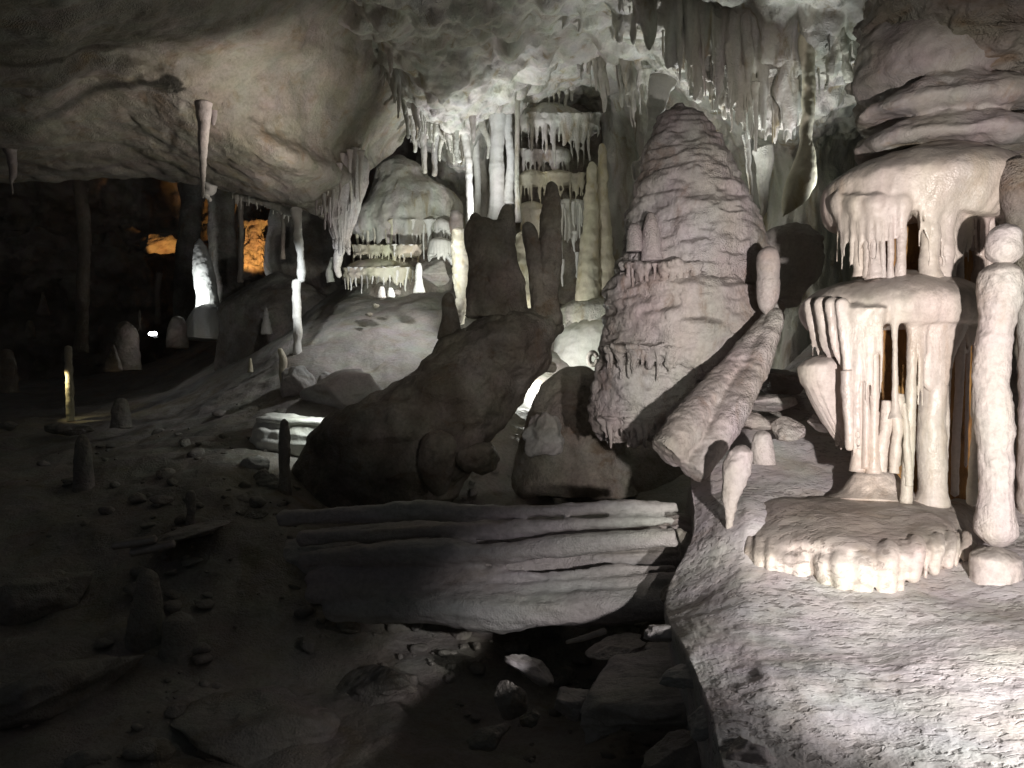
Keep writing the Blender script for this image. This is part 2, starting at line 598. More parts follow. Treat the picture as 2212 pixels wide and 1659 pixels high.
M['brown'] = rock('brown_wall_rock', (0.24, 0.21, 0.17), (0.35, 0.32, 0.28), (0.20, 0.13, 0.07), 0.7, st=(0.6, 1, 1.6), bsc=7, bst=0.9, nsc=1.5, bdist=0.05)
M['ochre'] = rock('ochre_core_rock', (0.42, 0.22, 0.07), (0.28, 0.16, 0.07), (0.08, 0.05, 0.03), 0.8, st=(4, 4, 0.8), bsc=9, bst=0.9, nsc=2.0)
M['ceil'] = rock('grey_ceiling_rock', (0.27, 0.25, 0.20), (0.38, 0.35, 0.31), (0.23, 0.16, 0.09), 0.65, st=(1, 1, 1), bsc=4, bst=0.9, nsc=1.3, bdist=0.06, rough=0.7, dirt=0.3)
M['wall'] = rock('grey_green_wall_rock', (0.42, 0.41, 0.36), (0.60, 0.58, 0.53), (0.26, 0.20, 0.10), 0.75, st=(1.4, 1.4, 0.35), bsc=6, bst=0.9, nsc=1.1, bdist=0.05)
M['dune'] = rock('grey_flowstone_dune', (0.25, 0.235, 0.21), (0.34, 0.32, 0.29), (0.19, 0.15, 0.095), 0.6, bsc=12, bst=0.8, nsc=0.8, bdist=0.03, dirt=0.3)
M['yellow'] = rock('yellowish_flowstone', (0.54, 0.50, 0.39), (0.66, 0.62, 0.50), (0.44, 0.35, 0.16), 0.7, st=(1, 1, 0.4), bsc=10, bst=0.5, rough=0.5, nsc=1.8)
M['white'] = rock('white_calcite', (0.66, 0.66, 0.63), (0.76, 0.75, 0.70), (0.55, 0.50, 0.38), 0.4, st=(1, 1, 0.3), bsc=9, bst=0.5, rough=0.45)
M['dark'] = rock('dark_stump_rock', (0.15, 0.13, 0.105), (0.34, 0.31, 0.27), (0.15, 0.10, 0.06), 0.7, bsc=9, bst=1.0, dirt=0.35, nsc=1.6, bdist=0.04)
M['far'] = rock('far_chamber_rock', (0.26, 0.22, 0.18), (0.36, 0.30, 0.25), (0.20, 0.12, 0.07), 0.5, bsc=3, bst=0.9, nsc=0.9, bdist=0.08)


def emis(name, col, s):
    m = bpy.data.materials.new(name)
    m.use_nodes = True
    nt = m.node_tree
    nt.nodes.clear()
    o = nt.nodes.new('ShaderNodeOutputMaterial')
    e = nt.nodes.new('ShaderNodeEmission')
    e.inputs[0].default_value = (*col, 1)
    e.inputs[1].default_value = s
    nt.links.new(e.outputs[0], o.inputs[0])
    return m


def plain(name, col, rough=0.5, metal=0.0):
    m = bpy.data.materials.new(name)
    m.use_nodes = True
    b = m.node_tree.nodes['Principled BSDF']
    b.inputs['Base Color'].default_value = (*col, 1)
    b.inputs['Roughness'].default_value = rough
    b.inputs['Metallic'].default_value = metal
    return m


M['lens'] = emis('lit_lamp_lens', (0.95, 0.97, 1.0), 30)
M['casing'] = plain('black_lamp_casing', (0.02, 0.02, 0.02), 0.5)

S = 'structure'
# ------------------------------------------------------------------ SETTING: floor
rows = [
    [(u, 2200, 2.4) for u in (-700, 0, 300, 550, 750, 950, 1150, 1350, 1550, 1900)],
    [(-700, 1659, 3.8), (0, 1659, 3.8), (300, 1659, 3.8), (550, 1659, 3.8), (750, 1659, 3.8), (950, 1659, 3.8), (1150, 1659, 3.8), (1350, 1659, 3.8), (1600, 1700, 3.7), (1900, 1700, 3.7)],
    [(-700, 1400, 4.8), (0, 1380, 4.9), (300, 1420, 4.8), (550, 1430, 4.9), (750, 1440, 5.0), (950, 1450, 5.0), (1150, 1470, 5.0), (1350, 1480, 4.9), (1560, 1480, 4.8), (1900, 1480, 4.8)],
    [(-700, 1180, 6.0), (0, 1205, 5.9), (250, 1200, 5.9), (500, 1150, 6.1), (750, 1230, 5.8), (950, 1260, 6.0), (1150, 1280, 6.0), (1350, 1280, 6.0), (1560, 1260, 6.0), (1900, 1260, 6.0)],
    [(-700, 1050, 7.2), (0, 1050, 7.2), (250, 1060, 7.0), (500, 1040, 6.8), (750, 1100, 7.0), (950, 1110, 7.2), (1150, 1120, 7.4), (1350, 1120, 7.4), (1560, 1080, 7.2), (1900, 1080, 7.2)],
    [(-700, 950, 10), (0, 935, 10), (280, 930, 9.6), (520, 910, 8.6), (700, 920, 8.3), (950, 920, 8.6), (1150, 930, 8.8), (1350, 930, 9), (1560, 920, 9), (1900, 920, 9)],
    [(-700, 900, 13), (0, 890, 13), (280, 885, 12), (480, 845, 10.2), (640, 825, 9.3), (820, 850, 9.0), (1000, 850, 9.2), (1200, 860, 10), (1400, 860, 10), (1900, 860, 10)],
    [(-700, 860, 18), (0, 850, 18), (300, 840, 16), (510, 790, 11.8), (655, 720, 10.8), (800, 725, 10.5), (950, 735, 10.5), (1200, 790, 11.2), (1400, 790, 11.4), (1900, 790, 11.4)],
    [(-700, 800, 24), (0, 800, 24), (300, 790, 22), (560, 745, 14), (700, 665, 12), (830, 632, 12.3), (970, 640, 12.2), (1200, 700, 12.4), (1400, 690, 12.6), (1900, 690, 12.6)],
    [(-700, 760, 30), (0, 770, 28), (300, 770, 26), (560, 700, 19), (710, 640, 14), (830, 560, 13.8), (970, 570, 13.8), (1200, 620, 14), (1400, 600, 14), (1900, 600, 14)],
]
V, F = patch(rows, (260, 260), [(0.10, 1.1, 1, 'n'), (0.035, 4.5, 1, 'n')], 3)
make('cave_floor', V, F, M['dune'], kind=S)

# right-hand flowstone slope
rows = [
    [(1700, 2900, 1.8), (1715, 2060, 1.6), (1760, 2070, 1.6), (1840, 2070, 1.6), (1950, 2100, 1.55), (2300, 2150, 1.5), (2900, 2200, 1.5)],
    [(1518, 2160, 2.4), (1562, 1664, 2.2), (1600, 1660, 2.2), (1680, 1650, 2.2), (1900, 1659, 2.12), (2212, 1659, 2.05), (2900, 1640, 2.0)],
    [(1550, 2013, 2.7), (1536, 1548, 2.5), (1572, 1530, 2.52), (1660, 1490, 2.6), (1900, 1470, 2.75), (2212, 1440, 2.75), (2900, 1380, 2.9)],
    [(1517, 1797, 3.3), (1482, 1412, 3.2), (1526, 1400, 3.22), (1620, 1378, 3.3), (1890, 1350, 3.4), (2212, 1300, 3.5), (2900, 1250, 3.7)],
    [(1461, 1539, 4.5), (1434, 1298, 4.2), (1484, 1280, 4.16), (1600, 1238, 4.08), (1880, 1230, 4.0), (2212, 1200, 4.1), (2900, 1180, 4.3)],
    [(1489, 1468, 5.0), (1496, 1150, 4.7), (1530, 1142, 4.62), (1620, 1122, 4.42), (1880, 1110, 4.6), (2212, 1110, 4.7), (2900, 1080, 4.9)],
    [(1464, 1352, 5.8), (1490, 1040, 5.3), (1512, 1034, 5.3), (1600, 1010, 5.3), (1850, 960, 5.5), (2200, 980, 5.6), (2900, 950, 6)],
    [(1440, 1250, 6.6), (1520, 1000, 6.0), (1544, 976, 6.04), (1640, 880, 6.2), (1800, 790, 6.8), (2212, 800, 7), (2900, 800, 7)],
    [(1440, 1200, 7.6), (1560, 1000, 7.0), (1586, 960, 7.1), (1690, 800, 7.5), (1800, 690, 8.2), (2212, 600, 8.2), (2900, 600, 8.2)],
]
V, F = patch(rows, (300, 300), [(0.03, 1.6, 1, 'n'), (0.012, 5, 1, 'n'), (0.006, 18, 1.0, 'n')], 8, lin=22)
make('cave_floor', V, F, M['slope'], kind=S)

# ------------------------------------------------------------------ SETTING: ceilings and walls
rows = [
    [(-700, -500, 3.6), (0, -500, 3.6), (280, -500, 3.8), (500, -500, 4.2), (760, -500, 4.8), (1000, -500, 6)],
    [(-700, 0, 5.0), (0, 0, 5.2), (250, 0, 5.8), (470, 0, 6.4), (720, 0, 8.2), (950, 0, 10)],
    [(-700, 130, 6.2), (0, 120, 6.4), (230, 100, 7.1), (500, 120, 7.8), (790, 170, 9.6), (960, 170, 11)],
    [(-700, 220, 6.9), (0, 205, 7.1), (240, 150, 7.35), (470, 205, 8.1), (700, 310, 9.6), (850, 325, 11.8)],
    [(-700, 260, 7.0), (0, 245, 7.5), (255, 185, 7.8), (450, 250, 8.25), (640, 340, 8.9), (775, 385, 10.3)],
    [(-700, 330, 8.4), (0, 320, 8.7), (270, 300, 8.9), (450, 330, 8.9), (620, 385, 9.3), (742, 425, 10.2)],
    [(-700, 400, 10.3), (0, 395, 10.6), (290, 388, 10.8), (440, 408, 10.6), (600, 440, 10.4), (728, 475, 10.5)],
    [(-700, 330, 12.0), (0, 330, 12.0), (300, 330, 12.0), (450, 340, 11.8), (620, 390, 11.6), (750, 470, 12)],
    [(-700, 120, 13.0), (0, 120, 13.0), (300, 120, 13.0), (450, 150, 13), (620, 200, 13), (800, 300, 13.5)],
]
V, F = patch(rows, (240, 240), [(0.10, 0.9, 1, 'n'), (0.025, 2.2, 1, 'ridge'), (0.018, 7, 1, 'n')], 21)
make('cave_ceiling', V, F, M['ceil'], kind=S)

rows = [
    [(560, -500, 5.6), (800, -500, 4.9), (1100, -500, 4.8), (1300, -500, 4.8), (1500, -500, 4.8), (1700, -500, 4.6), (1960, -500, 4.6), (2100, -500, 5)],
    [(715, 0, 8.6), (850, 0, 7.6), (1100, 0, 7.9), (1300, 0, 8.1), (1500, 0, 7.8), (1700, 0, 7.4), (1880, 0, 7.2), (2000, 0, 8)],
    [(800, 130, 9.9), (900, 120, 8.9), (1080, 100, 9.4), (1280, 90, 9.3), (1480, 110, 8.3), (1700, 150, 7.8), (1850, 150, 7.9), (2000, 150, 8.6)],
    [(870, 262, 11.6), (950, 235, 10.0), (1080, 200, 10.6), (1290, 130, 10.6), (1480, 180, 8.7), (1700, 220, 8.3), (1840, 240, 8.8), (2000, 250, 9)],
    [(890, 330, 13.2), (1000, 320, 11.6), (1080, 300, 13.2), (1290, 240, 13.2), (1480, 220, 10.2), (1700, 300, 9.6), (1830, 330, 9.6), (2000, 330, 9.6)],
    [(900, 450, 13.8), (1000, 450, 13.8), (1100, 450, 13.6), (1300, 450, 13.4), (1480, 400, 11.5), (1700, 420, 9.8), (1830, 450, 9.5), (2000, 450, 9.5)],
    [(900, 760, 13.8), (1000, 760, 13.8), (1100, 760, 13.6), (1300, 760, 13.2), (1480, 760, 11.0), (1700, 800, 9.6), (1830, 800, 9.4), (2000, 800, 9.4)],
]
V, F = patch(rows, (260, 300), [(0.14, 0.9, 0.7, 'n'), (0.11, 2.2, 0.22, 'ridge'), (0.02, 8, 0.4, 'n')], 31)
make('cave_wall', V, F, M['wall'], kind=S)

rows = [
    [(1930, -500, 5.4), (1900, -500, 3.7), (2050, -500, 3.4), (2212, -500, 3.3), (2900, -500, 3.2)],
    [(1960, 0, 7.2), (1865, 0, 5.3), (2000, 0, 4.8), (2212, 0, 4.5), (2900, 0, 4.2)],
    [(1960, 90, 7.3), (1860, 90, 5.6), (2000, 100, 5.15), (2212, 80, 4.7), (2900, 80, 4.4)],
    [(1960, 170, 7.3), (1855, 175, 5.7), (1990, 170, 5.2), (2212, 150, 4.9), (2900, 150, 4.6)],
    [(1960, 260, 7.4), (1865, 250, 6.0), (2000, 260, 5.6), (2212, 260, 5.5), (2900, 260, 5.2)],
    [(1960, 500, 7.4), (1900, 480, 6.4), (2000, 480, 5.9), (2212, 480, 5.9), (2900, 480, 5.9)],
    [(1960, 1150, 7.4), (1900, 1150, 6.4), (2000, 1150, 5.9), (2212, 1150, 5.9), (2900, 1150, 5.9)],
]
V, F = patch(rows, (200, 160), [(0.12, 1.3, 1.4, 'n'), (0.06, 2.6, 2.2, 'ridge'), (0.02, 10, 1, 'n')], 41)
make('cave_wall', V, F, M['brown'], kind=S)

# far chamber
rows = [
    [(-900, 200, 16), (-300, 200, 20), (200, 200, 22), (450, 200, 23), (650, 200, 22), (950, 200, 17)],
    [(-900, 400, 16), (-300, 400, 20), (200, 400, 22), (450, 400, 23), (650, 400, 22), (950, 400, 17)],
    [(-900, 500, 16), (-300, 500, 20), (200, 500, 22), (450, 500, 22.5), (650, 500, 22), (950, 500, 17)],
    [(-900, 560, 16), (-300, 560, 20), (200, 560, 21), (450, 560, 22), (650, 560, 22), (950, 560, 17)],
    [(-900, 900, 16), (-300, 900, 20), (200, 900, 22), (450, 900, 23), (650, 900, 22), (950, 900, 17)],
]
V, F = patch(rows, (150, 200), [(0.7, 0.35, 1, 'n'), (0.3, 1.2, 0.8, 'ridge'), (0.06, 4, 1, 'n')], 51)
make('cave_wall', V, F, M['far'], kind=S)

#@@PART2
rnd = random.Random(7)


def solo(name, label, cat, VF, mat, group=None):
    return make(name, VF[0], VF[1], M[mat], None, 'thing', label, cat, group)


def part(name, VF, mat, parent, label=None, kind=None):
    return make(name, VF[0], VF[1], M[mat], parent, kind, label)


# ================================================================== RIGHT: tiered flowstone column
t = thing('tiered_flowstone_column', 'massive pale flowstone column on the right with domed cap, wide shelf and long dripping ribs',
          'flowstone column', P(1960, 1090, 4.9))
bits = [loft([(-90, 1930, 2260), (0, 1880, 2270), (70, 1868, 2270), (120, 1880, 2250), (150, 1910, 2220)], 5.35, 0.75, 150, 60, lump=(0.12, 1.8), fine=(0.04, 5), seed=2),
        loft([(110, 1900, 2230), (140, 1856, 2270), (172, 1842, 2280), (196, 1856, 2270), (215, 1880, 2240)], 5.2, 0.78, 150, 50, lump=(0.09, 1.8), fine=(0.03, 6), seed=7),
        loft([(190, 1880, 2260), (212, 1834, 2285), (238, 1826, 2285), (262, 1840, 2270), (290, 1870, 2230)], 5.1, 0.78, 150, 50, lump=(0.07, 2.2), fine=(0.03, 6), seed=9)]
part('upper_cap', fuse(bits, 0.022, 2, [(0.02, 7, 2.0, 'n'), (0.012, 16, 1.5, 'n')], 2), 'cap', t, 'brown-grey rounded cap above the dome')
part('core', loft([(430, 1860, 2140), (600, 1860, 2120), (800, 1860, 2105), (1100, 1850, 2110)], 5.1, 0.55, 110, 90, lump=(0.05, 3), flute=(0.12, 50, 0.0),
                  seed=4, top=False), 'ochre', t, 'ochre-stained rock core seen between the ribs')


def rim(u, v, prof, dc, ratio):
    vs = [p[0] for p in prof]
    a, b = np.interp(v, vs, [p[1] for p in prof]), np.interp(v, vs, [p[2] for p in prof])
    c, w = (a + b) / 2, (b - a) / 2
    return dc - ratio * w * K * dc * math.sqrt(max(0.03, 1 - ((u - c) / w) ** 2))


def flat(pts, ws, d, sq=0.4):
    """a thin hanging sheet through picture points, ws wide"""
    return tube([P(a, b, d) for a, b in pts], [w * K * d / 2 for w in ws], 40, 60, lump=(0.006, 8), squash=sq, flute=(0.10, 26, 0.2), seed=int(pts[0][0]))


prof1 = [(276, 1900, 2140), (292, 1832, 2190), (335, 1788, 2215), (385, 1784, 2200), (425, 1792, 2178), (452, 1806, 2160)]
prof2 = [(570, 1840, 2070), (584, 1785, 2110), (606, 1740, 2126), (636, 1735, 2134), (668, 1744, 2130), (694, 1760, 2122)]
ribs1 = [(1820, 410, 524, 26, 1826, 18, 0), (1855, 415, 598, 28, 1856, 27, 1.25), (1890, 415, 602, 34, 1890, 33, 1.3),
         (1923, 420, 606, 13, 1924, 12, 1.4), (1947, 415, 606, 21, 1947, 19, 1.3), (2008, 400, 604, 36, 2008, 40, 1.3),
         (2038, 400, 604, 40, 2036, 40, 1.3), (2082, 415, 604, 18, 2070, 18, 1.2), (2122, 415, 612, 28, 2114, 26, 1.1),
         (2152, 400, 455, 18, 2158, 12, 0), (1838, 420, 560, 18, 1842, 12, 0), (1872, 420, 600, 16, 1872, 14, 1.2), (1906, 420, 600, 12, 1908, 10, 1.2), (2140, 420, 606, 20, 2134, 18, 1.2), (2060, 420, 604, 20, 2056, 16, 0)]
ribs2 = [(1838, 655, 880, 14, 1836, 13, 0), (1853, 655, 1018, 26, 1853, 25, 1.6), (1872, 665, 1012, 14, 1870, 16, 1.4),
         (1890, 655, 1022, 22, 1886, 17, 2.1), (1932, 665, 905, 11, 1934, 13, 2.4), (1974, 660, 1086, 22, 1957, 21, 1.2),
         (1998, 690, 800, 9, 1996, 4, 0), (2020, 650, 1092, 52, 2010, 52, 1.25), (2046, 660, 1000, 26, 2034, 22, 1.0),
         (2080, 660, 1074, 17, 2061, 16, 0), (2094, 670, 1010, 8, 2086, 6, 0), (2108, 670, 900, 12, 2104, 8, 0)]
for prof, ribs, dc, ratio, nm, sd in ((prof1, ribs1, 4.95, 0.8, 'dome', 3), (prof2, ribs2, 4.85, 0.85, 'shelf', 5)):
    bits = [loft(prof, dc, ratio, 260, 80, lump=(0.04, 2.6), flute=(0.03, 60, 0.4), seed=sd)]
    if nm == 'dome':
        bits.append(flat([(1824, 405), (1824, 450), (1829, 500), (1832, 524)], [44, 40, 30, 14], rim(1826, 446, prof, dc, ratio) + 0.07))
        bits.append(flat([(1878, 425), (1876, 480), (1874, 560), (1874, 600)], [84, 70, 56, 50], rim(1880, 446, prof, dc, ratio) + 0.12))
        bits.append(flat([(2108, 420), (2106, 470), (2104, 520), (2102, 545)], [80, 62, 44, 16], rim(2104, 446, prof, dc, ratio) + 0.12, 0.3))
        bits.append(flat([(1938, 425), (1938, 455), (1938, 475)], [80, 60, 20], rim(1938, 446, prof, dc, ratio) + 0.10, 0.3))
        bits.append(flat([(2034, 400), (2032, 460), (2030, 540), (2028, 600)], [110, 96, 78, 72], rim(2034, 446, prof, dc, ratio) + 0.10, 0.35))
    else:
        for q_, w_, d_ in (([(1750, 640), (1760, 700), (1778, 758)], (34, 30, 20), 4.78), ([(1772, 640), (1784, 710), (1804, 772)], (36, 32, 22), 4.66),
                           ([(1796, 640), (1808, 720), (1828, 790)], (36, 32, 22), 4.56), ([(1818, 640), (1828, 740), (1838, 860)], (34, 28, 20), 4.5),
                           ([(1762, 650), (1776, 740), (1800, 775)], (14, 12, 8), 4.68), ([(1786, 650), (1802, 750), (1830, 810)], (12, 12, 8), 4.56)):
            bits.append(flat(q_, w_, d_, 0.6))
        bits.append(flat([(1866, 650), (1866, 720), (1868, 860), (1870, 1010)], [80, 62, 56, 60], 4.50, 0.2))
        bits.append(flat([(1926, 862), (1926, 900), (1926, 960), (1928, 1015)], [30, 60, 66, 60], 4.50, 0.3))
        bits.append(flat([(2036, 640), (2034, 700), (2026, 760), (2018, 850)], [130, 108, 76, 48], 4.47, 0.3))
        bits.append(flat([(2100, 650), (2100, 700), (2094, 750)], [50, 34, 12], 4.5, 0.4))
        bits.append(flat([(1912, 650), (1912, 684), (1913, 700)], [70, 50, 16], 4.45, 0.4))
    for i in range(52):                                          # thin ribs melted into the curtain
        if nm == 'dome':
            u = rnd.choice((rnd.uniform(1808, 1900), rnd.uniform(1985, 2150)))
            vb = rnd.uniform(500, 602)
        else:
            u = rnd.choice((rnd.uniform(1744, 1860), rnd.uniform(1842, 1904), rnd.uniform(1984, 2118)))
            vb = rnd.uniform(720, 790) if u < 1830 or u > 2060 else rnd.uniform(760, 1000)
        w = rnd.uniform(6, 12)
        d = rim(u, prof[-1][0] - 6, prof, dc, ratio) + w * K * 1.6 + 0.02
        bits.append(drip(u, prof[-1][0] - 30, vb, w, d, u + (14 if u < 1830 and nm != 'dome' else -2), w * 0.45, 2.2, 0, seed=500 + i, na=12, nl=30))
    for i, (u, v0, v1, w, u2, w2, ft) in enumerate(ribs):
        vr = prof[-1][0]
        vend = min(vr + 75, v1 - 15)
        d = rim(u, vr - 6, prof, dc, ratio) + w * K * 2.2 + 0.03
        fr = (vend - v0) / (v1 - v0)
        ux = lambda v: u + (u2 - u) * (v - v0) / (v1 - v0)
        bits.append(tube([P(ux(v), v, d) for v in (v0, vr - 4, vr + 18, vr + 42, vend)], [w * K * d / 2 * f for f in (2.2, 2.0, 1.4, 1.08, 0.9)], 20, 30, lump=None))
        vs_ = vr + 14
        part('stalactite', drip(ux(vs_), vs_, v1, w, d, u2, w2, 1.0, ft, seed=i + 3 * sd, na=26, nl=60, wob=0.35), 'drape', t)
    V, F = fuse(bits, 0.010, 4, [(0.007, 9, 0.6, 'n')], sd)
    part(nm, (V, F), 'drape', t)
part('side_tier', loft([(762, 1765, 1800), (772, 1735, 1822), (800, 1724, 1832), (850, 1742, 1834), (910, 1776, 1840), (955, 1806, 1843)], 4.75, 0.8, 120, 60,
                       lump=(0.02, 4), flute=(0.09, 40, 0.25), fringe=(0.05, 30, 0.05), fine=(0.008, 12), seed=6), 'drape', t)
for i, (u, v0, v1, w, d, u2, w2, fl, ft) in enumerate([
    (1822, 800, 975, 26, 4.50, 1834, 18, 1.0, 0), (1910, 865, 1018, 24, 4.46, 1904, 24, 0.8, 1.2), (1942, 850, 1022, 24, 4.44, 1934, 20, 0.8, 1.1),
    (1954, 870, 1050, 14, 4.42, 1962, 14, 0.8, 1.2), (2112, 850, 1094, 22, 4.40, 2103, 20, 0.6, 0)]):
    part('stalactite', drip(u, v0, v1, w, d, u2, w2, fl, ft, seed=i + 63, na=26, nl=60), 'drape', t)
part('foot', loft([(1006, 1858, 1900), (1020, 1846, 1925), (1045, 1832, 1945), (1066, 1818, 1960), (1085, 1795, 1990)], 4.66, 0.7, 100, 30, lump=(0.03, 4), seed=12), 'drape', t)

t = thing('flowstone_apron', 'cream flowstone mound with a fringe of stubby teeth at the foot of the dripping column', 'flowstone', P(1865, 1240, 4.4))
tops = [(1600, 1072, 5.0), (1690, 1078, 4.8), (1790, 1074, 4.75), (1890, 1070, 4.75), (1980, 1075, 4.7), (2060, 1085, 4.7), (2110, 1100, 4.65), (2150, 1115, 4.7)]
mids = [(1592, 1126, 4.62), (1668, 1136, 4.32), (1768, 1146, 4.08), (1850, 1150, 3.99), (1950, 1150, 3.97), (2040, 1135, 4.08), (2105, 1150, 4.35), (2140, 1160, 4.5)]
lips = [(1586, 1168, 4.50), (1636, 1190, 4.16), (1735, 1212, 4.02), (1825, 1215, 3.86), (1920, 1205, 3.82), (2015, 1188, 3.88), (2085, 1180, 4.05), (2128, 1180, 4.35)]
bots = [(1580, 1196, 4.50), (1634, 1222, 4.16), (1738, 1246, 4.04), (1828, 1260, 3.87), (1918, 1262, 3.82), (2005, 1242, 3.86), (2085, 1212, 4.04), (2126, 1200, 4.35)]
secs = [[a, b, c, e, (e[0], e[1] + 8, e[2] + 0.18), (e[0] + 10, e[1] + 20, e[2] + 0.45), (a[0], a[1] + 130, a[2])] for a, b, c, e in zip(tops, mids, lips, bots)]
V, F = ringsolid(secs, 160, 110)
bits = [(displace(V, F, [(0.035, 2.2, 1, 'n'), (0.012, 7, 0.5, 'n')], 15), F)]
x = 0.35
while x < 6.3:
    lp = interp(np.arange(8), np.array(lips, float), np.array([x]))[0]
    bt = interp(np.arange(8), np.array(bots, float), np.array([x]))[0]
    mid = max(0.0, math.sin((x - 0.2) / 5.6 * math.pi))
    w = rnd.choice((12, 18, 24, 32)) * rnd.uniform(0.85, 1.15) * (0.6 + 0.5 * mid)
    ln = (14 + 46 * mid) * rnd.uniform(0.3, 1.1) * (1 if x < 4.4 else 0.35)
    dd = bt[2] - 0.035
    k_ = K * dd / 2
    bits.append(tube([P(lp[0], lp[1] - 34, dd + 0.13), P(lp[0], lp[1] - 6, dd + 0.045), P(bt[0], bt[1] - 18, dd + 0.012), P(bt[0], bt[1] + ln * 0.4, dd), P(bt[0], bt[1] + ln, dd)],
                     [w * k_ * 1.1, w * k_ * 1.3, w * k_ * 1.25, w * k_ * 0.95, w * k_ * 0.5], 18, 24, lump=None))
    x += (w * 0.92 + rnd.choice((0, 0, 3, 12))) / 92.0
V, F = fuse(bits, 0.009, 3, [(0.004, 16, 1.0, 'n')], 15)
part('mound', (V, F), 'apron', t)

# tall knobbly stalagmite
t = thing('knobbly_stalagmite', 'tall knobbly cream stalagmite standing right of the dripping column', 'stalagmite', P(2150, 1270, 4.0))
part('head', loft([(478, 2150, 2190), (500, 2137, 2200), (535, 2134, 2204), (560, 2140, 2200), (572, 2150, 2192)], 4.0, 1, 90, 44, lump=(0.012, 7), bottom=True, ring=(0.03, 16), seed=18, fine=(0.005, 22)), 'calcite', t)
part('shaft', loft([(560, 2128, 2196), (600, 2118, 2202), (680, 2118, 2192), (740, 2110, 2180), (810, 2107, 2172), (880, 2110, 2180), (960, 2112, 2184),
                    (1040, 2115, 2186), (1110, 2112, 2186), (1160, 2113, 2184), (1188, 2122, 2174)], 4.0, 1, 100, 170, lump=(0.026, 4), bottom=True,
                   ring=(0.05, 7), flute=(0.02, 20, 0), seed=19, fine=(0.006, 24)), 'calcite', t)
part('foot', loft([(1178, 2118, 2185), (1195, 2108, 2206), (1225, 2104, 2212), (1262, 2102, 2212), (1290, 2090, 2222)], 3.82, 0.9, 90, 50, front=False, lump=(0.05, 3.5), seed=20, fine=(0.006, 24)), 'calcite', t)
solo('cut_off_column', 'pale column cut off by the right edge behind the knobbly stalagmite', 'column',
     loft([(560, 2212, 2300), (650, 2199, 2290), (735, 2202, 2290), (780, 2210, 2280), (1000, 2206, 2290), (1300, 2200, 2300)], 4.7, 0.9, 90, 110, lump=(0.03, 4), ring=(0.05, 8), top=False, seed=23), 'calcite')
solo('stalactite', 'dark greenish bulbous stalactite hanging at the right edge beside the dome', 'stalactite',
     loft([(340, 2170, 2230), (370, 2160, 2250), (420, 2163, 2250), (470, 2178, 2245), (520, 2186, 2240), (600, 2196, 2222)], 4.45, 0.9, 60, 60, lump=(0.02, 5), top=False, bottom=True, seed=24), 'dark')

# ================================================================== the huge shaggy bell
t = thing('tiered_bell', 'huge pinkish grey bell-shaped flowstone mass tapering to a peak, with ragged hanging skirts', 'flowstone', P(1460, 950, 6.9))
upper = (loft([(204, 1448, 1500), (232, 1428, 1526), (290, 1402, 1570), (345, 1387, 1590), (400, 1369, 1612), (450, 1354, 1630), (500, 1344, 1642), (560, 1330, 1648),
                         (600, 1326, 1642)], 6.35, 0.85, 300, 190, lump=(0.10, 1.1), step=(0.012, 1.6, 2.4), fine=(0.030, 6, 1.3), flute=(0.03, 60, 0.5), fringe=(0.10, 70, 0.1), seed=30))
middle = (loft([(585, 1340, 1600), (600, 1320, 1630), (640, 1309, 1652), (700, 1300, 1655), (750, 1293, 1630), (782, 1290, 1600)], 6.33, 0.88, 300, 120, lump=(0.07, 1.6),
                         step=(0.010, 2.4, 2.0), fine=(0.032, 6, 1.2), flute=(0.02, 90, 0.4), fringe=(0.12, 90, 0.1), seed=31, top=False))
lower = (loft([(772, 1298, 1580), (800, 1287, 1565), (850, 1281, 1545), (895, 1284, 1520), (925, 1290, 1500), (940, 1300, 1490)], 6.31, 0.9, 300, 100, lump=(0.04, 3),
                        step=(0.015, 5, 1.5), fine=(0.035, 7, 1.0), flute=(0.05, 120, 0.3), fringe=(0.13, 70, 0.1), seed=32, top=False))
for nm, body, n, u0, u1, vt, vl, dc_, uc, hw, vox in (('upper_tier', upper, 26, 1336, 1640, 604, 24, 6.35, 1484, 160, 0.018),
                                                    ('middle_tier', middle, 34, 1300, 1592, 782, 40, 6.33, 1446, 158, 0.018), ('lower_tier', lower, 30, 1300, 1490, 936, 34, 6.31, 1394, 104, 0.018)):
    bits = [body]
    for i in range(n):
        u = u0 + (u1 - u0) * (i + rnd.random()) / n
        d = dc_ - 0.86 * hw * K * dc_ * math.sqrt(max(0.03, 1 - ((u - uc) / hw) ** 2)) - 0.035
        w = rnd.uniform(8, 15) * rnd.choice((0.8, 1, 1.5))
        st = drip(u, vt - 34, vt + vl * rnd.uniform(0.1, 1.1), w, d, w2=w * 0.35, flare=2.4, seed=i + 40, na=12, nl=20)
        if i % 4 == 2:
            part('stalactite', st, 'bell', t)
        else:
            bits.append(st)
    part(nm, fuse(bits, vox, 1, [(0.022, 3.2, 3.2, 'ridge'), (0.012, 12, 1.6, 'n')], 33), 'bell', t)
solo('stalagmite', 'stubby rounded stalagmite on the left shoulder of the huge bell, the taller of two', 'stalagmite',
     loft([(456, 1398, 1412), (475, 1392, 1420), (510, 1388, 1426), (560, 1384, 1436)], 5.95, 1, 40, 40, lump=(0.015, 5), seed=91), 'bell')
solo('stalagmite', 'low stub stalagmite on the left shoulder of the huge bell, the shorter of two', 'stalagmite',
     loft([(482, 1362, 1380), (498, 1356, 1386), (540, 1352, 1392)], 6.0, 1, 40, 40, lump=(0.015, 5), seed=92), 'bell')

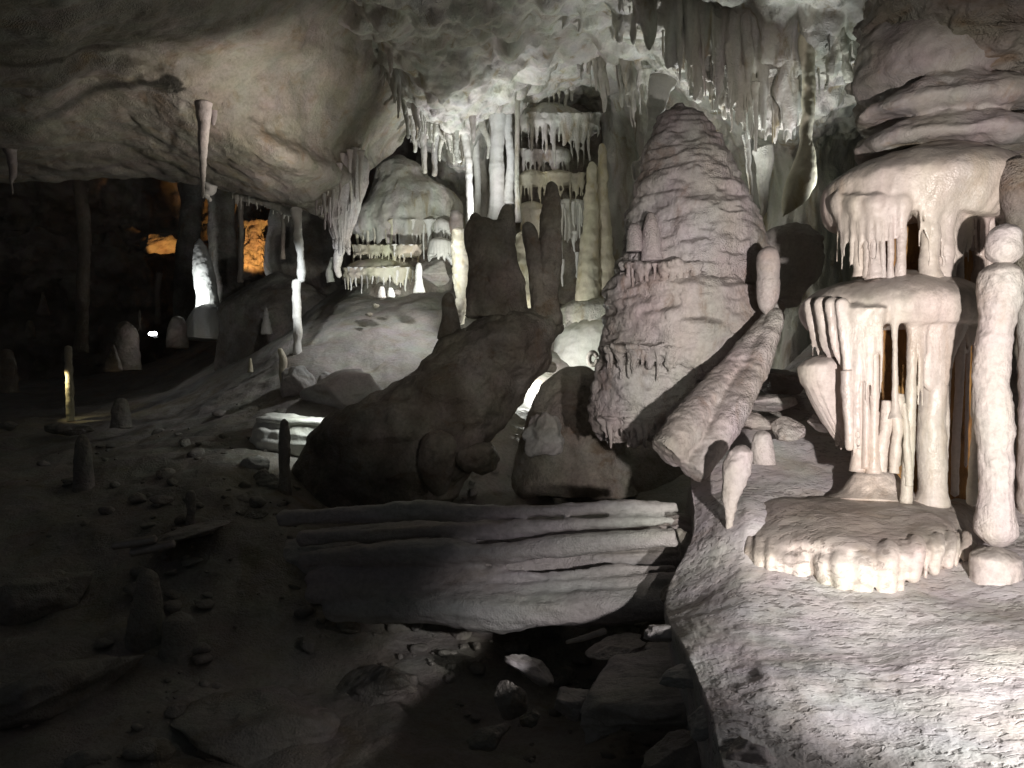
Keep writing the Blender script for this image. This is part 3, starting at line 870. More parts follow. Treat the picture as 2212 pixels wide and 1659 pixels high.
# leaning pair
t = thing('leaning_twin_stalagmites', 'pair of fused ringed stalagmites leaning over to the right beside the huge bell', 'stalagmites', P(1480, 1030, 5.0))
bits = [tube([P(1686, 654, 5.62), P(1600, 775, 5.4), P(1524, 868, 5.2), P(1456, 958, 5.0), P(1438, 980, 4.97)], [17 * K * 5.6, 25 * K * 5.4, 35 * K * 5.2, 42 * K * 5, 40 * K * 5], 60, 150,
             ring=(0.06, 8), lump=(0.02, 4.5), seed=95, cap=(True, False)),
        tube([P(1684, 668, 5.5), P(1630, 795, 5.35), P(1570, 898, 5.15), P(1512, 996, 5.0), P(1494, 1022, 4.95)], [18 * K * 5.6, 30 * K * 5.4, 36 * K * 5.2, 36 * K * 5, 30 * K * 5], 60, 150,
             ring=(0.07, 7), lump=(0.02, 4.5), seed=96, cap=(True, False)),
        tube([P(1672, 690, 5.6), P(1600, 820, 5.4), P(1530, 920, 5.2), P(1476, 990, 5.02)], [18 * K * 5.6, 26 * K * 5.4, 30 * K * 5.2, 34 * K * 5], 40, 80, lump=(0.02, 4.5), seed=97, cap=(True, False))]
part('shaft', fuse(bits, 0.011, 2, [(0.008, 14, 1.0, 'n'), (0.006, 30, 1.0, 'n')], 95), 'bell', t)
solo('stalagmite', 'upright stub stalagmite with a shadowed tip standing at the top of the leaning pair', 'stalagmite',
     loft([(530, 1648, 1676), (552, 1638, 1682), (600, 1635, 1684), (640, 1637, 1680), (662, 1640, 1672), (678, 1648, 1660)], 5.5, 1, 60, 60, lump=(0.012, 6), ring=(0.04, 12), bottom=True, seed=97), 'calcite')
solo('pendant_stalactite', 'pale tapering pendant fixed to the slope edge below the leaning pair', 'flowstone',
     loft([(962, 1576, 1618), (990, 1566, 1625), (1040, 1558, 1618), (1090, 1562, 1600), (1140, 1566, 1584), (1165, 1570, 1577)], 4.45, 0.9, 60, 70, lump=(0.035, 5), ring=(0.05, 6), seed=98, fine=(0.006, 20)), 'calcite')
solo('stalagmite', 'fat cream stub stalagmite with a dark shadow behind it, right of the pale pendant', 'stalagmite',
     loft([(928, 1640, 1658), (945, 1628, 1667), (975, 1624, 1672), (1005, 1628, 1676)], 4.95, 0.95, 50, 44, lump=(0.015, 6), ring=(0.06, 9), seed=99), 'calcite')
solo('boulder', 'long brownish rounded boulder behind the fat stub stalagmite', 'rock', rockblob(1625, 908, 5.5, 52, 20, 40, 101, rough=0.35, rot=-0.1), 'bell')
solo('boulder', 'rounded brown boulder between the fat stub and the dripping column', 'rock', rockblob(1700, 930, 5.35, 38, 30, 30, 102, rough=0.35), 'bell')
solo('boulder', 'small pale boulder against the lower left ribs of the dripping column', 'rock', rockblob(1772, 914, 5.1, 30, 22, 30, 103, rough=0.3), 'calcite')
solo('boulder', 'broad low grey boulder in the hollow left of the side tier', 'rock', rockblob(1690, 822, 6.2, 70, 32, 60, 104, rough=0.4), 'bell')
solo('boulder', 'low brown rock ledge just under the broad grey boulder', 'rock', rockblob(1660, 868, 5.9, 60, 22, 50, 105, rough=0.4), 'bell')
solo('rock_face', 'pinkish banded rock face lit between the huge bell and the dome', 'rock wall',
     loft([(478, 1655, 1768), (500, 1648, 1772), (560, 1646, 1770), (610, 1652, 1752), (660, 1665, 1720)], 7.7, 0.7, 120, 60, lump=(0.05, 2), step=(0.03, 1.5, 4), fine=(0.01, 10, 3), seed=106), 'bell')

# ================================================================== fallen fluted column
t = thing('fallen_fluted_column', 'big broken column lying across the pit, its long grey ribs ending in a clean break', 'fallen column', P(1100, 1360, 5.1))
bits = [tube([P(560, 1240, 6.3), P(900, 1228, 5.75), P(1200, 1220, 5.48), P(1444, 1206, 5.32), P(1450, 1206, 5.32)], [0.31, 0.34, 0.34, 0.31, 0.29], 120, 150, flute=(0.10, 40, 0.25), lump=(0.02, 2), seed=110,
             cap=(True, False))]
for i, (pts, r) in enumerate([
    ([(600, 1120, 5.5), (900, 1106, 5.25), (1040, 1110, 5.15), (1240, 1100, 5.0), (1448, 1096, 4.95), (1452, 1096, 4.95)], [16, 24, 18, 20, 15, 14]),
    ([(640, 1165, 5.3), (900, 1150, 5.1), (1060, 1148, 5.02), (1240, 1132, 4.92), (1440, 1124, 4.88), (1446, 1124, 4.88)], [20, 14, 22, 14, 11, 10]),
    ([(640, 1210, 5.2), (880, 1192, 4.98), (1050, 1196, 4.9), (1220, 1180, 4.82), (1438, 1162, 4.78), (1443, 1162, 4.78)], [20, 28, 22, 27, 25, 24]),
    ([(660, 1250, 5.1), (960, 1240, 4.95), (1200, 1244, 4.84), (1330, 1232, 4.84), (1462, 1226, 4.82)], [18, 22, 12, 16, 11]),
    ([(660, 1285, 5.05), (900, 1272, 4.9), (1080, 1282, 4.84), (1230, 1264, 4.78), (1466, 1254, 4.74), (1470, 1254, 4.74)], [20, 22, 26, 18, 19, 18]),
    ([(700, 1318, 5.05), (920, 1312, 4.84), (1060, 1322, 4.78), (1260, 1314, 4.70), (1482, 1306, 4.66), (1488, 1306, 4.66)], [24, 38, 46, 38, 35, 33])]):
    bits.append(tube([P(*q) for q in pts], [a * 0.88 * K * q[2] for a, q in zip(r, pts)], 36, 150, flute=(0.06, 14, 0.35), lump=(0.03, 2.4), cap=(True, False), seed=111 + i))
part('trunk', fuse(bits, 0.016, 2, [(0.016, 5, 4.0, 'n'), (0.008, 16, 2.0, 'n')], 110), 'trunk', t)

solo('broken_stick', 'short pale straight fragment of stalactite lying under the fallen column', 'stalactite fragment',
     tube([P(1222, 1388, 4.45), P(1262, 1378, 4.4), P(1310, 1362, 4.35)], [0.010, 0.016, 0.019], 20, 30, lump=(0.003, 14), seed=121), 'calcite')
for i, (u, v, d, ru, rv, rot, lab) in enumerate([
    (1420, 1492, 3.85, 190, 74, 0.22, 'large tilted grey slab with a lit lower edge below the fallen column'),
    (1470, 1410, 4.25, 90, 34, 0.1, 'flat grey slab tucked under the broken end of the fallen column'),
    (1235, 1520, 3.9, 50, 44, -0.3, 'upright grey rock at the left end of the large tilted slab'),
    (1146, 1552, 3.75, 24, 26, 0.0, 'egg-shaped pinkish pebble stone near the bottom middle of the pit'),
    (1105, 1510, 3.95, 34, 46, 0.2, 'dim upright rock left of the egg-shaped stone'),
    (1330, 1400, 4.4, 70, 20, 0.25, 'dark jagged rock beneath the short pale fragment'),
    (1140, 1440, 4.3, 60, 24, -0.5, 'dark leaning shard in the shade left of the short pale fragment'),
    (1532, 1556, 2.62, 62, 30, 0.3, 'angular grey slab breaking away from the left edge of the bright slope, nearest of three'),
    (1486, 1462, 3.1, 60, 26, 0.25, 'angular grey slab at the left edge of the bright slope, middle one of three'),
    (1440, 1372, 3.75, 52, 24, 0.1, 'angular grey slab at the slope edge below the fallen column, farthest of three'),
    (1612, 1640, 2.28, 66, 44, 0.4, 'pale angular block at the bottom edge where the slope breaks off'),
    (1300, 1560, 3.7, 60, 40, 0.3, 'angular grey block in front of the large tilted slab'),
    (1060, 1590, 3.6, 50, 26, 0.2, 'dim low block at the bottom middle beside the upright rock'),
    (1462, 1300, 4.4, 34, 40, 0.5, 'dark scalloped rock at the edge between the fallen column and the slope, lower one'),
    (1484, 1180, 4.85, 26, 56, 0.1, 'dark upright rock at the edge between the fallen column and the slope, upper one'),
    (1500, 1640, 3.1, 110, 50, 0.15, 'dark rounded rock in shadow at the foot of the bright slope')]):
    solo('boulder', lab, 'rock', rockblob(u, v, d, ru, rv, ru * 0.8, 130 + i, rough=0.5, rot=rot, n=80), 'trunk' if 'slab' in lab or 'pale' in lab else 'dune')

# ================================================================== dark toppled stump in the middle
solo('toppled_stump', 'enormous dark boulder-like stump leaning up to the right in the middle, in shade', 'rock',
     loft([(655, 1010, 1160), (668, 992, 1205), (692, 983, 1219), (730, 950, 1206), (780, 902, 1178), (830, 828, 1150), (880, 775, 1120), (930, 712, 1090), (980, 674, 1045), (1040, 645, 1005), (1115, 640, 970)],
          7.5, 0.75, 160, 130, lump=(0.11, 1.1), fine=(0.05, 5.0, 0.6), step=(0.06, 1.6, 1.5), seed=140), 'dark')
t = thing('double_headed_stalagmite', 'broad dark stalagmite with two knobs standing on the toppled stump', 'stalagmite', P(1065, 670, 7.4))
part('body', loft([(470, 1022, 1105), (480, 1014, 1111), (520, 1012, 1113), (560, 1014, 1117), (610, 1011, 1130), (680, 1003, 1140)], 7.4, 0.7, 120, 100, lump=(0.05, 2.5), seed=141, fine=(0.03, 7, 0.5), top=False), 'dark', t)
part('knob', loft([(457, 1020, 1034), (468, 1014, 1041), (500, 1013, 1050), (530, 1013, 1055)], 7.4, 0.9, 50, 40, lump=(0.012, 6), seed=142), 'dark', t)
part('knob', loft([(439, 1088, 1104), (455, 1080, 1109), (480, 1072, 1113), (520, 1068, 1114)], 7.4, 0.9, 50, 40, lump=(0.012, 6), seed=143), 'dark', t)
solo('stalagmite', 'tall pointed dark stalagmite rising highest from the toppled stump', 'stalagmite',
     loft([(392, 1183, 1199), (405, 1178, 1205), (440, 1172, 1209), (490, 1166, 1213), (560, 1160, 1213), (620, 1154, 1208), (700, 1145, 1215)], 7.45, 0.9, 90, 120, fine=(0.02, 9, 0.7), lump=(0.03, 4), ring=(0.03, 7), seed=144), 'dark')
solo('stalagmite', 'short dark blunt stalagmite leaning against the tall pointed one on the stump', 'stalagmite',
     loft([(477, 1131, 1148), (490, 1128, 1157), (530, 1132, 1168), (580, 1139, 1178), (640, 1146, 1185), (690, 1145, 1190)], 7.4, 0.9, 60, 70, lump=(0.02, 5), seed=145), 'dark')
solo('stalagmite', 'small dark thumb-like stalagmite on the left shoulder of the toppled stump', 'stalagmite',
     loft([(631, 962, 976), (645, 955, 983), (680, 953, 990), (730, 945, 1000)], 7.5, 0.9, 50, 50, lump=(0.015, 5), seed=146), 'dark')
solo('boulder', 'dim skull-like pale rock knob under the toppled stump', 'rock',
     loft([(928, 928, 965), (950, 910, 982), (985, 904, 988), (1020, 910, 982), (1050, 920, 972), (1072, 930, 962)], 6.55, 0.8, 70, 70, lump=(0.05, 4), bottom=True, seed=147), 'dark')
solo('boulder', 'dim low arched rock just right of the skull-like knob', 'rock', rockblob(1035, 985, 6.9, 58, 38, 50, 148, rough=0.4), 'dark')
solo('boulder', 'dim pale round rock in the dark cavity left of the bell foot', 'rock',
     rockblob(1172, 940, 7.1, 50, 52, 45, 149, rough=0.7, n=70), 'trunk')
solo('dark_outcrop', 'dark rounded outcrop in shade between the toppled stump and the huge bell', 'rock',
     loft([(785, 1215, 1275), (800, 1190, 1300), (830, 1165, 1320), (880, 1140, 1340), (960, 1120, 1360), (1080, 1100, 1400)], 8.0, 0.7, 120, 90, lump=(0.10, 1.5), fine=(0.02, 7), seed=151), 'dark')
solo('boulder', 'small knob rock perched on top of the dark outcrop', 'rock', rockblob(1186, 795, 8.0, 17, 15, 15, 152), 'dark')
solo('boulder', 'rough dark rock filling the corner beneath the broken end of the fallen column', 'rock', rockblob(1440, 1370, 4.9, 70, 30, 50, 153, rough=0.45), 'dark')
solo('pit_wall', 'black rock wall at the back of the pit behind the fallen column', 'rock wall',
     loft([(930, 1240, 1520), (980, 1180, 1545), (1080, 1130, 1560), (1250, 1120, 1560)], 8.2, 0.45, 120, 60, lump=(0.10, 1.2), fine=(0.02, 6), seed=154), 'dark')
# ================================================================== CENTRE BACKGROUND
t = thing('white_column', 'brilliant white column rising from behind the double-headed stalagmite to the ceiling', 'column', P(1072, 480, 12))
part('shaft', loft([(60, 1045, 1104), (112, 1048, 1104), (160, 1050, 1101), (220, 1053, 1097), (300, 1057, 1090), (345, 1058, 1088), (352, 1056, 1090), (400, 1058, 1090), (450, 1056, 1091), (475, 1048, 1096), (520, 1040, 1104)],
                   12.0, 1, 80, 160, lump=(0.02, 4), ring=(0.03, 7), flute=(0.03, 30, 0.0), seed=160, top=False), 'white', t)
part('bulge', loft([(10, 1060, 1085), (25, 1046, 1097), (60, 1041, 1103), (95, 1046, 1098), (110, 1052, 1094)], 11.9, 1, 70, 60, lump=(0.06, 2.5), bottom=True, seed=161), 'wall', t)
for i, (lab, q) in enumerate([
    ('pale rough column pressed against the right side of the white column', (1098, 185, 440, 17, 12.0, 1098, 19, 1.3, 1.2)),
    ('long thin tan column right of the white column, reaching the ceiling', (1118, -10, 480, 11, 11.6, 1119, 10, 1.2, 1.4)),
    ('slender column left of the white column ending behind the double-headed stalagmite', (1003, 200, 500, 19, 11.3, 1018, 13, 1.6, 1.5)),
    ('thin ribbon-like column between the slender one and the white column', (1030, 240, 500, 15, 12.4, 1033, 14, 1.5, 1.4)),
    ('dim broad column in the background just left of the white column', (1046, 270, 480, 24, 13.0, 1046, 24, 1.5, 1.4))]):
    solo('slim_column', lab, 'column', drip(*q, seed=170 + i, na=28, nl=110), 'wall' if i in (1, 4) else 'white')
for i, (lab, q) in enumerate([
    ('thick pale stalactite with a thin broken tip left of the white column', (1026, 95, 312, 40, 10.9, 1021, 5, 1.5, 0)),
    ('pale knife-shaped stalactite pointing at the foot of the white column', (1036, 200, 345, 24, 11.8, 1055, 6, 1.3, 0)),
    ('short white stalactite over the terraced dome, left of two', (915, 225, 376, 22, 11.4, 919, 9, 1.7, 0)),
    ('short pale stalactite over the terraced dome, right of two', (940, 250, 382, 16, 11.9, 941, 11, 1.5, 0)),
    ('bluish white blunt stalactite at the edge of the ceiling bulge above the dome', (978, 250, 352, 20, 11.0, 990, 10, 1.5, 0)),
    ('narrow brownish stalactite at the left edge of the pale ceiling mass', (874, 150, 300, 18, 10.4, 880, 6, 1.4, 0)),
    ('small stalactite among the streaks left of the short white pair', (893, 220, 330, 18, 11.2, 896, 7, 1.4, 0)),
    ('hooked pale stalactite on the slanting lower edge of the ceiling mass', (842, 90, 168, 20, 9.3, 846, 4, 1.5, 0))]):
    solo('stalactite', lab, 'stalactite', drip(*q, seed=180 + i, na=24, nl=60), 'wall')

def fringe(t, mat, u0, u1, n, vt, vlen, dfun, wr, sep=4, seed=0):
    """strands of very uneven length; every few are parts of their own, the rest melt into the tier"""
    bits = []
    for j in range(n):
        u = u0 + (u1 - u0) * (j + rnd.uniform(0.05, 0.95)) / n
        big = 0.55 + 0.75 * abs(float(n1(np.array([u * 0.05 + seed]), seed, 2)[0])) * 1.6
        ln = vlen * min(1.25, big + 0.15) * rnd.uniform(0.45, 1.1)
        w = rnd.uniform(*wr) * rnd.choice((0.8, 1, 1.5))
        d = dfun(u)
        st = drip(u, vt - 16, vt + ln, w, d, w2=w * 0.3, flare=2.0, seed=seed + j, na=12, nl=24, u2=u + rnd.uniform(-2, 3))
        if j % sep == 0:
            part('stalactite', st, mat, t)
        else:
            bits.append(st)
    return bits


t = thing('terraced_wall', 'wall of stacked flowstone terraces with dripping fringes behind the tall pointed stalagmite', 'flowstone', P(1190, 640, 13))
ell = lambda uc, w, dc, ra: (lambda u: dc - ra * w * K * dc * math.sqrt(max(0.02, 1 - ((u - uc) / w) ** 2)) + 0.03)
tiers = [
    ([(100, 1150, 1200), (122, 1122, 1232), (160, 1114, 1248), (186, 1112, 1252)], 50, 16, (7, 12), 'wall'),
    ([(204, 1130, 1250), (216, 1118, 1264), (240, 1114, 1282), (262, 1116, 1296)], 92, 24, (6, 11), 'wall'),
    ([(314, 1135, 1168), (324, 1128, 1180), (340, 1127, 1182)], 40, 10, (6, 10), 'wall'),
    ([(312, 1178, 1205), (322, 1170, 1230), (342, 1170, 1234)], 44, 12, (6, 10), 'wall'),
    ([(364, 1135, 1165), (374, 1122, 1184), (396, 1120, 1186)], 46, 10, (7, 12), 'yellow'),
    ([(360, 1180, 1230), (372, 1172, 1252), (390, 1172, 1266)], 52, 14, (6, 11), 'yellow'),
    ([(428, 1130, 1170), (438, 1118, 1184), (470, 1118, 1182)], 80, 11, (7, 12), 'yellow'),
    ([(538, 1122, 1150), (550, 1112, 1170), (600, 1114, 1172), (660, 1108, 1174)], 20, 5, (7, 12), 'yellow'),
    ([(425, 1210, 1250), (434, 1200, 1268), (448, 1200, 1268)], 90, 12, (5, 9), 'white')]
for i, (sl, L, n, wr, mt) in enumerate(tiers):
    uc, w = (sl[-1][1] + sl[-1][2]) / 2, (sl[-1][2] - sl[-1][1]) / 2
    bits = [loft(sl, 12.7, 0.7, 120, 40, lump=(0.09, 1.6), flute=(0.09, 40, 0.2), seed=190 + i)]
    bits += fringe(t, mt, sl[-1][1] + 3, sl[-1][2] - 3, n, sl[-1][0], L, ell(uc, w, 12.7, 0.7), wr, 4, 190 + i * 7)
    part('terrace', fuse(bits, 0.028, 2, [(0.015, 5, 0.5, 'n')], 190 + i), mt, t)
part('backing', loft([(60, 1120, 1330), (200, 1110, 1330), (400, 1110, 1330), (700, 1100, 1340)], 13.5, 0.3, 90, 60, lump=(0.1, 1), top=False, seed=199), 'dark', t)
t = thing('dangling_white_drips', 'cluster of white dangling drips over a black gap right of the tall pointed stalagmite', 'stalactites', P(1230, 600, 12))
for j, (u, a, b, w) in enumerate([(1211, 440, 560, 11), (1214, 560, 620, 8), (1221, 450, 520, 5), (1240, 436, 500, 9), (1241, 500, 545, 12), (1252, 440, 515, 7), (1256, 450, 490, 6), (1246, 545, 600, 8), (1205, 560, 610, 6)]):
    part('stalactite', drip(u, a, b, w, 11.7, w2=3, flare=1.3, seed=280 + j, na=14, nl=30), 'white', t)

solo('stalagmite', 'tall yellowish ringed stalagmite, the thicker left one of a close pair beside the huge bell', 'stalagmite',
     loft([(348, 1274, 1285), (362, 1269, 1290), (400, 1264, 1292), (470, 1258, 1294), (560, 1250, 1294), (650, 1243, 1292)], 11.3, 0.9, 70, 120, lump=(0.05, 2.5), ring=(0.10, 4), seed=290, fine=(0.02, 9)), 'yellow')
solo('stalagmite', 'taller and thinner yellowish stalagmite, the right one of the close pair beside the huge bell', 'stalagmite',
     loft([(308, 1297, 1306), (322, 1293, 1310), (400, 1290, 1312), (470, 1288, 1318), (560, 1284, 1326), (655, 1286, 1322)], 11.4, 0.9, 70, 120, lump=(0.05, 2.5), ring=(0.10, 4), seed=291, fine=(0.02, 9)), 'yellow')
solo('rough_pillar', 'crusty yellow pillar standing just left of the double-headed stalagmite', 'column',
     loft([(486, 982, 1004), (496, 975, 1012), (540, 974, 1016), (600, 978, 1016), (650, 984, 1010), (700, 986, 1004)], 10.2, 0.9, 80, 100, lump=(0.05, 3), ring=(0.08, 7), seed=292, fine=(0.02, 12)), 'yellow')
solo('rough_pillar', 'pale rough pillar glimpsed in the gap between the two dark stalagmites on the stump', 'column',
     loft([(500, 1120, 1140), (530, 1112, 1150), (600, 1112, 1156), (690, 1108, 1160)], 11.0, 0.9, 80, 80, lump=(0.05, 3), ring=(0.06, 6), seed=293, fine=(0.015, 12)), 'yellow')
t = thing('lit_cascade', 'brightly lit cream flowstone cascade glowing in the gap left of the huge bell', 'flowstone', P(1255, 800, 11.6))
part('ledge', loft([(632, 1240, 1330), (645, 1215, 1350), (670, 1206, 1360), (690, 1208, 1360)], 11.5, 0.8, 120, 40, lump=(0.07, 1.8), fine=(0.015, 9), fringe=(0.12, 50, 0.1), seed=294), 'wall', t, 'greyer ledge topping the cascade')
part('cascade', loft([(680, 1225, 1360), (700, 1206, 1370), (740, 1196, 1380), (800, 1170, 1390), (880, 1100, 1400)], 11.8, 0.8, 140, 80, lump=(0.06, 1.8), flute=(0.02, 60, 0), fine=(0.015, 9), seed=295), 'white', t)
solo('round_rock', 'small ring-shaped rock with a dark hollow at the right foot of the lit cascade', 'rock',
     tube([P(1281 + 9 * math.cos(a), 775 + 13 * math.sin(a), 10.4) for a in np.linspace(0, 6.1, 14)], [4.5 * K * 10.4] * 14, 20, 60, lump=(0.02, 5), seed=296), 'cap')

# ------------------------------------------------------------------ terraced dome (left centre)
t = thing('terraced_dome', 'grey-green domed flowstone with three fringed yellowish terraces on top of the dune', 'flowstone', P(860, 625, 12))
dome = [(332, 825, 890), (342, 815, 905), (372, 808, 935), (395, 800, 985), (418, 788, 1003), (450, 770, 1003), (476, 766, 1000), (490, 770, 994)]
bits = [loft(dome, 12.2, 0.75, 220, 100, lump=(0.10, 1.1), flute=(0.06, 60, 0.5), fine=(0.03, 6, 1.5), seed=300)]
bits += fringe(t, 'yellow', 772, 850, 20, 492, 56, ell(882, 114, 12.2, 0.75), (6, 10), 3, 310)
bits += fringe(t, 'white', 850, 990, 34, 492, 54, ell(882, 114, 12.2, 0.75), (6, 10), 3, 340)
part('dome', fuse(bits, 0.028, 2, [(0.02, 4, 0.6, 'n')], 300), 'wall', t)
part('core', loft([(470, 800, 985), (640, 775, 975)], 12.5, 0.6, 100, 40, lump=(0.06, 2), top=False, seed=301), 'dark', t)
for k, (sl, dc, u0, u1, n, L) in enumerate([
    ([(518, 785, 905), (530, 764, 912), (545, 760, 908)], 12.0, 762, 905, 28, 30),
    ([(526, 856, 900), (534, 850, 905), (545, 850, 904)], 11.3, 852, 903, 9, 14),
    ([(548, 800, 870), (562, 762, 890), (580, 743, 898), (594, 740, 899)], 11.8, 744, 895, 38, 38)]):
    uc, w = (sl[-1][1] + sl[-1][2]) / 2, (sl[-1][2] - sl[-1][1]) / 2
    bits = [loft(sl, dc, 0.78, 160, 40, lump=(0.07, 1.8), flute=(0.07, 50, 0.3), seed=302 + k)]
    bits += fringe(t, 'white' if k else 'yellow', u0, u1, n, sl[-1][0], L, ell(uc, w, dc, 0.78), (5, 9), 3, 400 + k * 31)
    part('terrace', fuse(bits, 0.025, 2, [(0.015, 5, 0.6, 'n')], 302 + k), 'yellow', t)
t = thing('small_fluted_dome', 'small pale fluted dome half hidden at the right of the terraced dome', 'flowstone', P(950, 560, 11.5))
part('dome', loft([(508, 935, 965), (516, 928, 976), (535, 924, 980), (548, 924, 980)], 11.4, 0.8, 120, 40, lump=(0.03, 2.5), flute=(0.08, 44, 0.3), fringe=(0.14, 44, 0.1), seed=400), 'white', t)
part('upper_lobe', loft([(470, 945, 962), (480, 938, 972), (495, 938, 974)], 11.6, 0.8, 90, 30, lump=(0.03, 3), flute=(0.08, 30, 0.3), fringe=(0.14, 30, 0.1), seed=401), 'white', t)
part('upper_lobe', loft([(450, 975, 990), (465, 970, 1000), (505, 972, 1002)], 11.6, 0.8, 90, 30, lump=(0.05, 3), bottom=True, seed=402), 'cap', t)
solo('boulder', 'smooth grey boulder under the small fluted dome', 'rock', rockblob(935, 588, 11.4, 42, 30, 40, 403, rough=0.3), 'dune')
solo('stalagmite', 'little white stalagmite with a shadow, right of the terrace fringe', 'stalagmite',
     loft([(568, 902, 908), (580, 898, 911), (605, 896, 914), (630, 894, 918)], 10.7, 1, 40, 40, lump=(0.02, 5), ring=(0.06, 6), seed=404), 'white')
solo('stalagmite', 'tiny pale stub at the crest of the dune, left of two', 'stalagmite', loft([(617, 820, 829), (628, 817, 832), (642, 816, 834)], 10.6, 1, 30, 24, lump=(0.02, 5), seed=405), 'calcite')
solo('stalagmite', 'tiny white stub at the crest of the dune, right of two', 'stalagmite', loft([(620, 840, 847), (629, 838, 850), (640, 837, 852)], 10.6, 1, 30, 24, lump=(0.02, 5), seed=406), 'white')
for i, (u, v, ru, rv, d) in enumerate([(826, 640, 14, 7, 10.7), (812, 660, 8, 6, 10.6), (856, 632, 12, 7, 10.8), (798, 680, 9, 5, 10.5)]):
    solo('pebble', 'dark pebble in the trickle line running down the dune below the stubs', 'pebble', rockblob(u, v, d, ru, rv, ru, 410 + i, n=16), 'dark', 'dark pebbles on the dune')

# ------------------------------------------------------------------ curtains under the right part of the ceiling
def tipline(u):
    return np.interp(u, [1130, 1180, 1250, 1300, 1360, 1420, 1470, 1500, 1530, 1560, 1590, 1620, 1650, 1680, 1710, 1760, 1800, 1850],
                     [20, 40, 70, 70, 85, 95, 180, 215, 215, 255, 280, 295, 305, 310, 300, 220, 160, 170])


for (u0, u1, n, lab) in [(1130, 1330, 22, 'ragged grey curtain of small stalactites above the terraced wall'),
                         (1330, 1480, 20, 'grey curtain of stalactites above the peak of the huge bell'),
                         (1480, 1610, 34, 'dense bluish grey stalactite curtain right of the bell peak'),
                         (1610, 1740, 30, 'longest stalactite curtain, beside the yellowish bulbous drip'),
                         (1765, 1862, 16, 'short pale stalactite curtain next to the brown wall')]:
    t = thing('stalactite_curtain', lab, 'stalactites', P((u0 + u1) / 2, 0, 8.2), 'stalactite curtains under the ceiling')
    bits = []
    for j in range(int(n * 1.8)):
        u = u0 + (u1 - u0) * (j + rnd.uniform(0.1, 0.9)) / int(n * 1.8)
        tip = tipline(u) + rnd.uniform(-60, 22)
        top = tip - rnd.uniform(160, 330)
        d = 8.1 + rnd.uniform(-0.20, 0.25) + (0.9 if u < 1330 else 0) - (0.35 if u > 1750 else 0)
        w = rnd.uniform(9, 20) if j % 3 else rnd.uniform(26, 50)
        st = drip(u, top, tip, w, d, w2=w * rnd.uniform(0.15, 0.4), flare=1.6, seed=int(u) + j, na=14, nl=36, wob=1.6)
        if j % 6 == 1:
            part('stalactite', st, 'wall', t)
        else:
            bits.append(st)
    sl = [(-120, u0 + 5, u1 - 5)] + [(v, u0 - 4, u1 + 4) for v in (-60, 0)]
    vb = tipline((u0 + u1) / 2)
    sl += [(vb * 0.5, u0, u1), (vb * 0.72, u0 + 8, u1 - 8), (vb * 0.86, u0 + 20, u1 - 20)]
    bits.append(loft(sorted(sl), 8.40 + (0.9 if u0 < 1330 else 0) - (0.3 if u0 > 1750 else 0), 0.38, 200, 80, lump=(0.10, 1.5), flute=(0.12, 50, 0.0), top=False, front=False, seed=int(u0)))
    part('sheet', fuse(bits, 0.022, 3, [(0.02, 5, 0.35, 'n')], int(u0)), 'wall', t)
for (lab, pl, d, wr, n, sd) in [
    ('streaky pale drapery running down the left edge of the central ceiling mass', [(800, 120), (870, 250), (930, 320), (1000, 360)], (9.4, 11.6), (10, 26), 40, 700),
    ('pale fluted drapery hanging around the top of the white column', [(990, 300), (1030, 260), (1070, 150), (1120, 190)], (11.0, 11.4), (10, 24), 26, 760),
    ('brownish drapery hanging from the ceiling above the yellowish stalagmite pair', [(1240, 130), (1300, 210), (1350, 260), (1400, 250)], (10.4, 9.6), (10, 30), 26, 800)]:
    t = thing('stalactite_curtain', lab, 'stalactites', P(pl[1][0], pl[0][1], d[0]), 'stalactite curtains under the ceiling')
    bits = []
    for j in range(n):
        s_ = rnd.random()
        u = pl[0][0] + (pl[-1][0] - pl[0][0]) * s_
        tip = float(np.interp(u, [q[0] for q in pl], [q[1] for q in pl])) + rnd.uniform(-40, 26)
        dd = d[0] + (d[1] - d[0]) * s_ + rnd.uniform(-0.15, 0.2)
        w = rnd.uniform(*wr)
        st = drip(u - rnd.uniform(0, 14), tip - rnd.uniform(110, 200), tip, w, dd, u, w * 0.25, 1.7, seed=sd + j, na=14, nl=36, wob=1.4)
        if j % 4 == 0:
            part('stalactite', st, 'wall', t)
        else:
            bits.append(st)
    part('sheet', fuse(bits, 0.024, 3, [(0.02, 5, 0.35, 'n')], sd), 'wall', t)
t = thing('bulbous_drip_column', 'long yellowish drip column swelling to a bulb left of the brown wall', 'column', P(1730, 450, 8))
part('shaft', drip(1745, -20, 330, 40, 7.7, 1740, 20, 1.2, 1.3, seed=440, na=40, nl=120), 'yellow', t)
part('bulb', loft([(290, 1733, 1748), (320, 1722, 1760), (360, 1710, 1764), (400, 1698, 1756), (440, 1688, 1730), (470, 1684, 1700)], 7.7, 0.9, 80, 70, lump=(0.04, 3), bottom=True, seed=441), 'yellow', t)
for i, (lab, q) in enumerate([
    ('long crooked thin stalactite dropping past the longest curtain', (1632, 180, 330, 14, 8.0, 1630, 6, 1.6, 0)),
    ('thin drooping stalactite ending beside the black hollow right of the bell', (1612, 290, 440, 14, 8.2, 1622, 7, 1.3, 0)),
    ('flat grey stalactite hanging in the black hollow right of the bell', (1650, 320, 470, 40, 8.9, 1642, 10, 1.1, 0))]):
    solo('stalactite', lab, 'stalactite', drip(*q, seed=450 + i, na=24, nl=60), 'wall')
t = thing('blade_stalactite', 'isolated bluish white blade stalactite left of the bell peak', 'stalactite', P(1400, 190, 7.9))
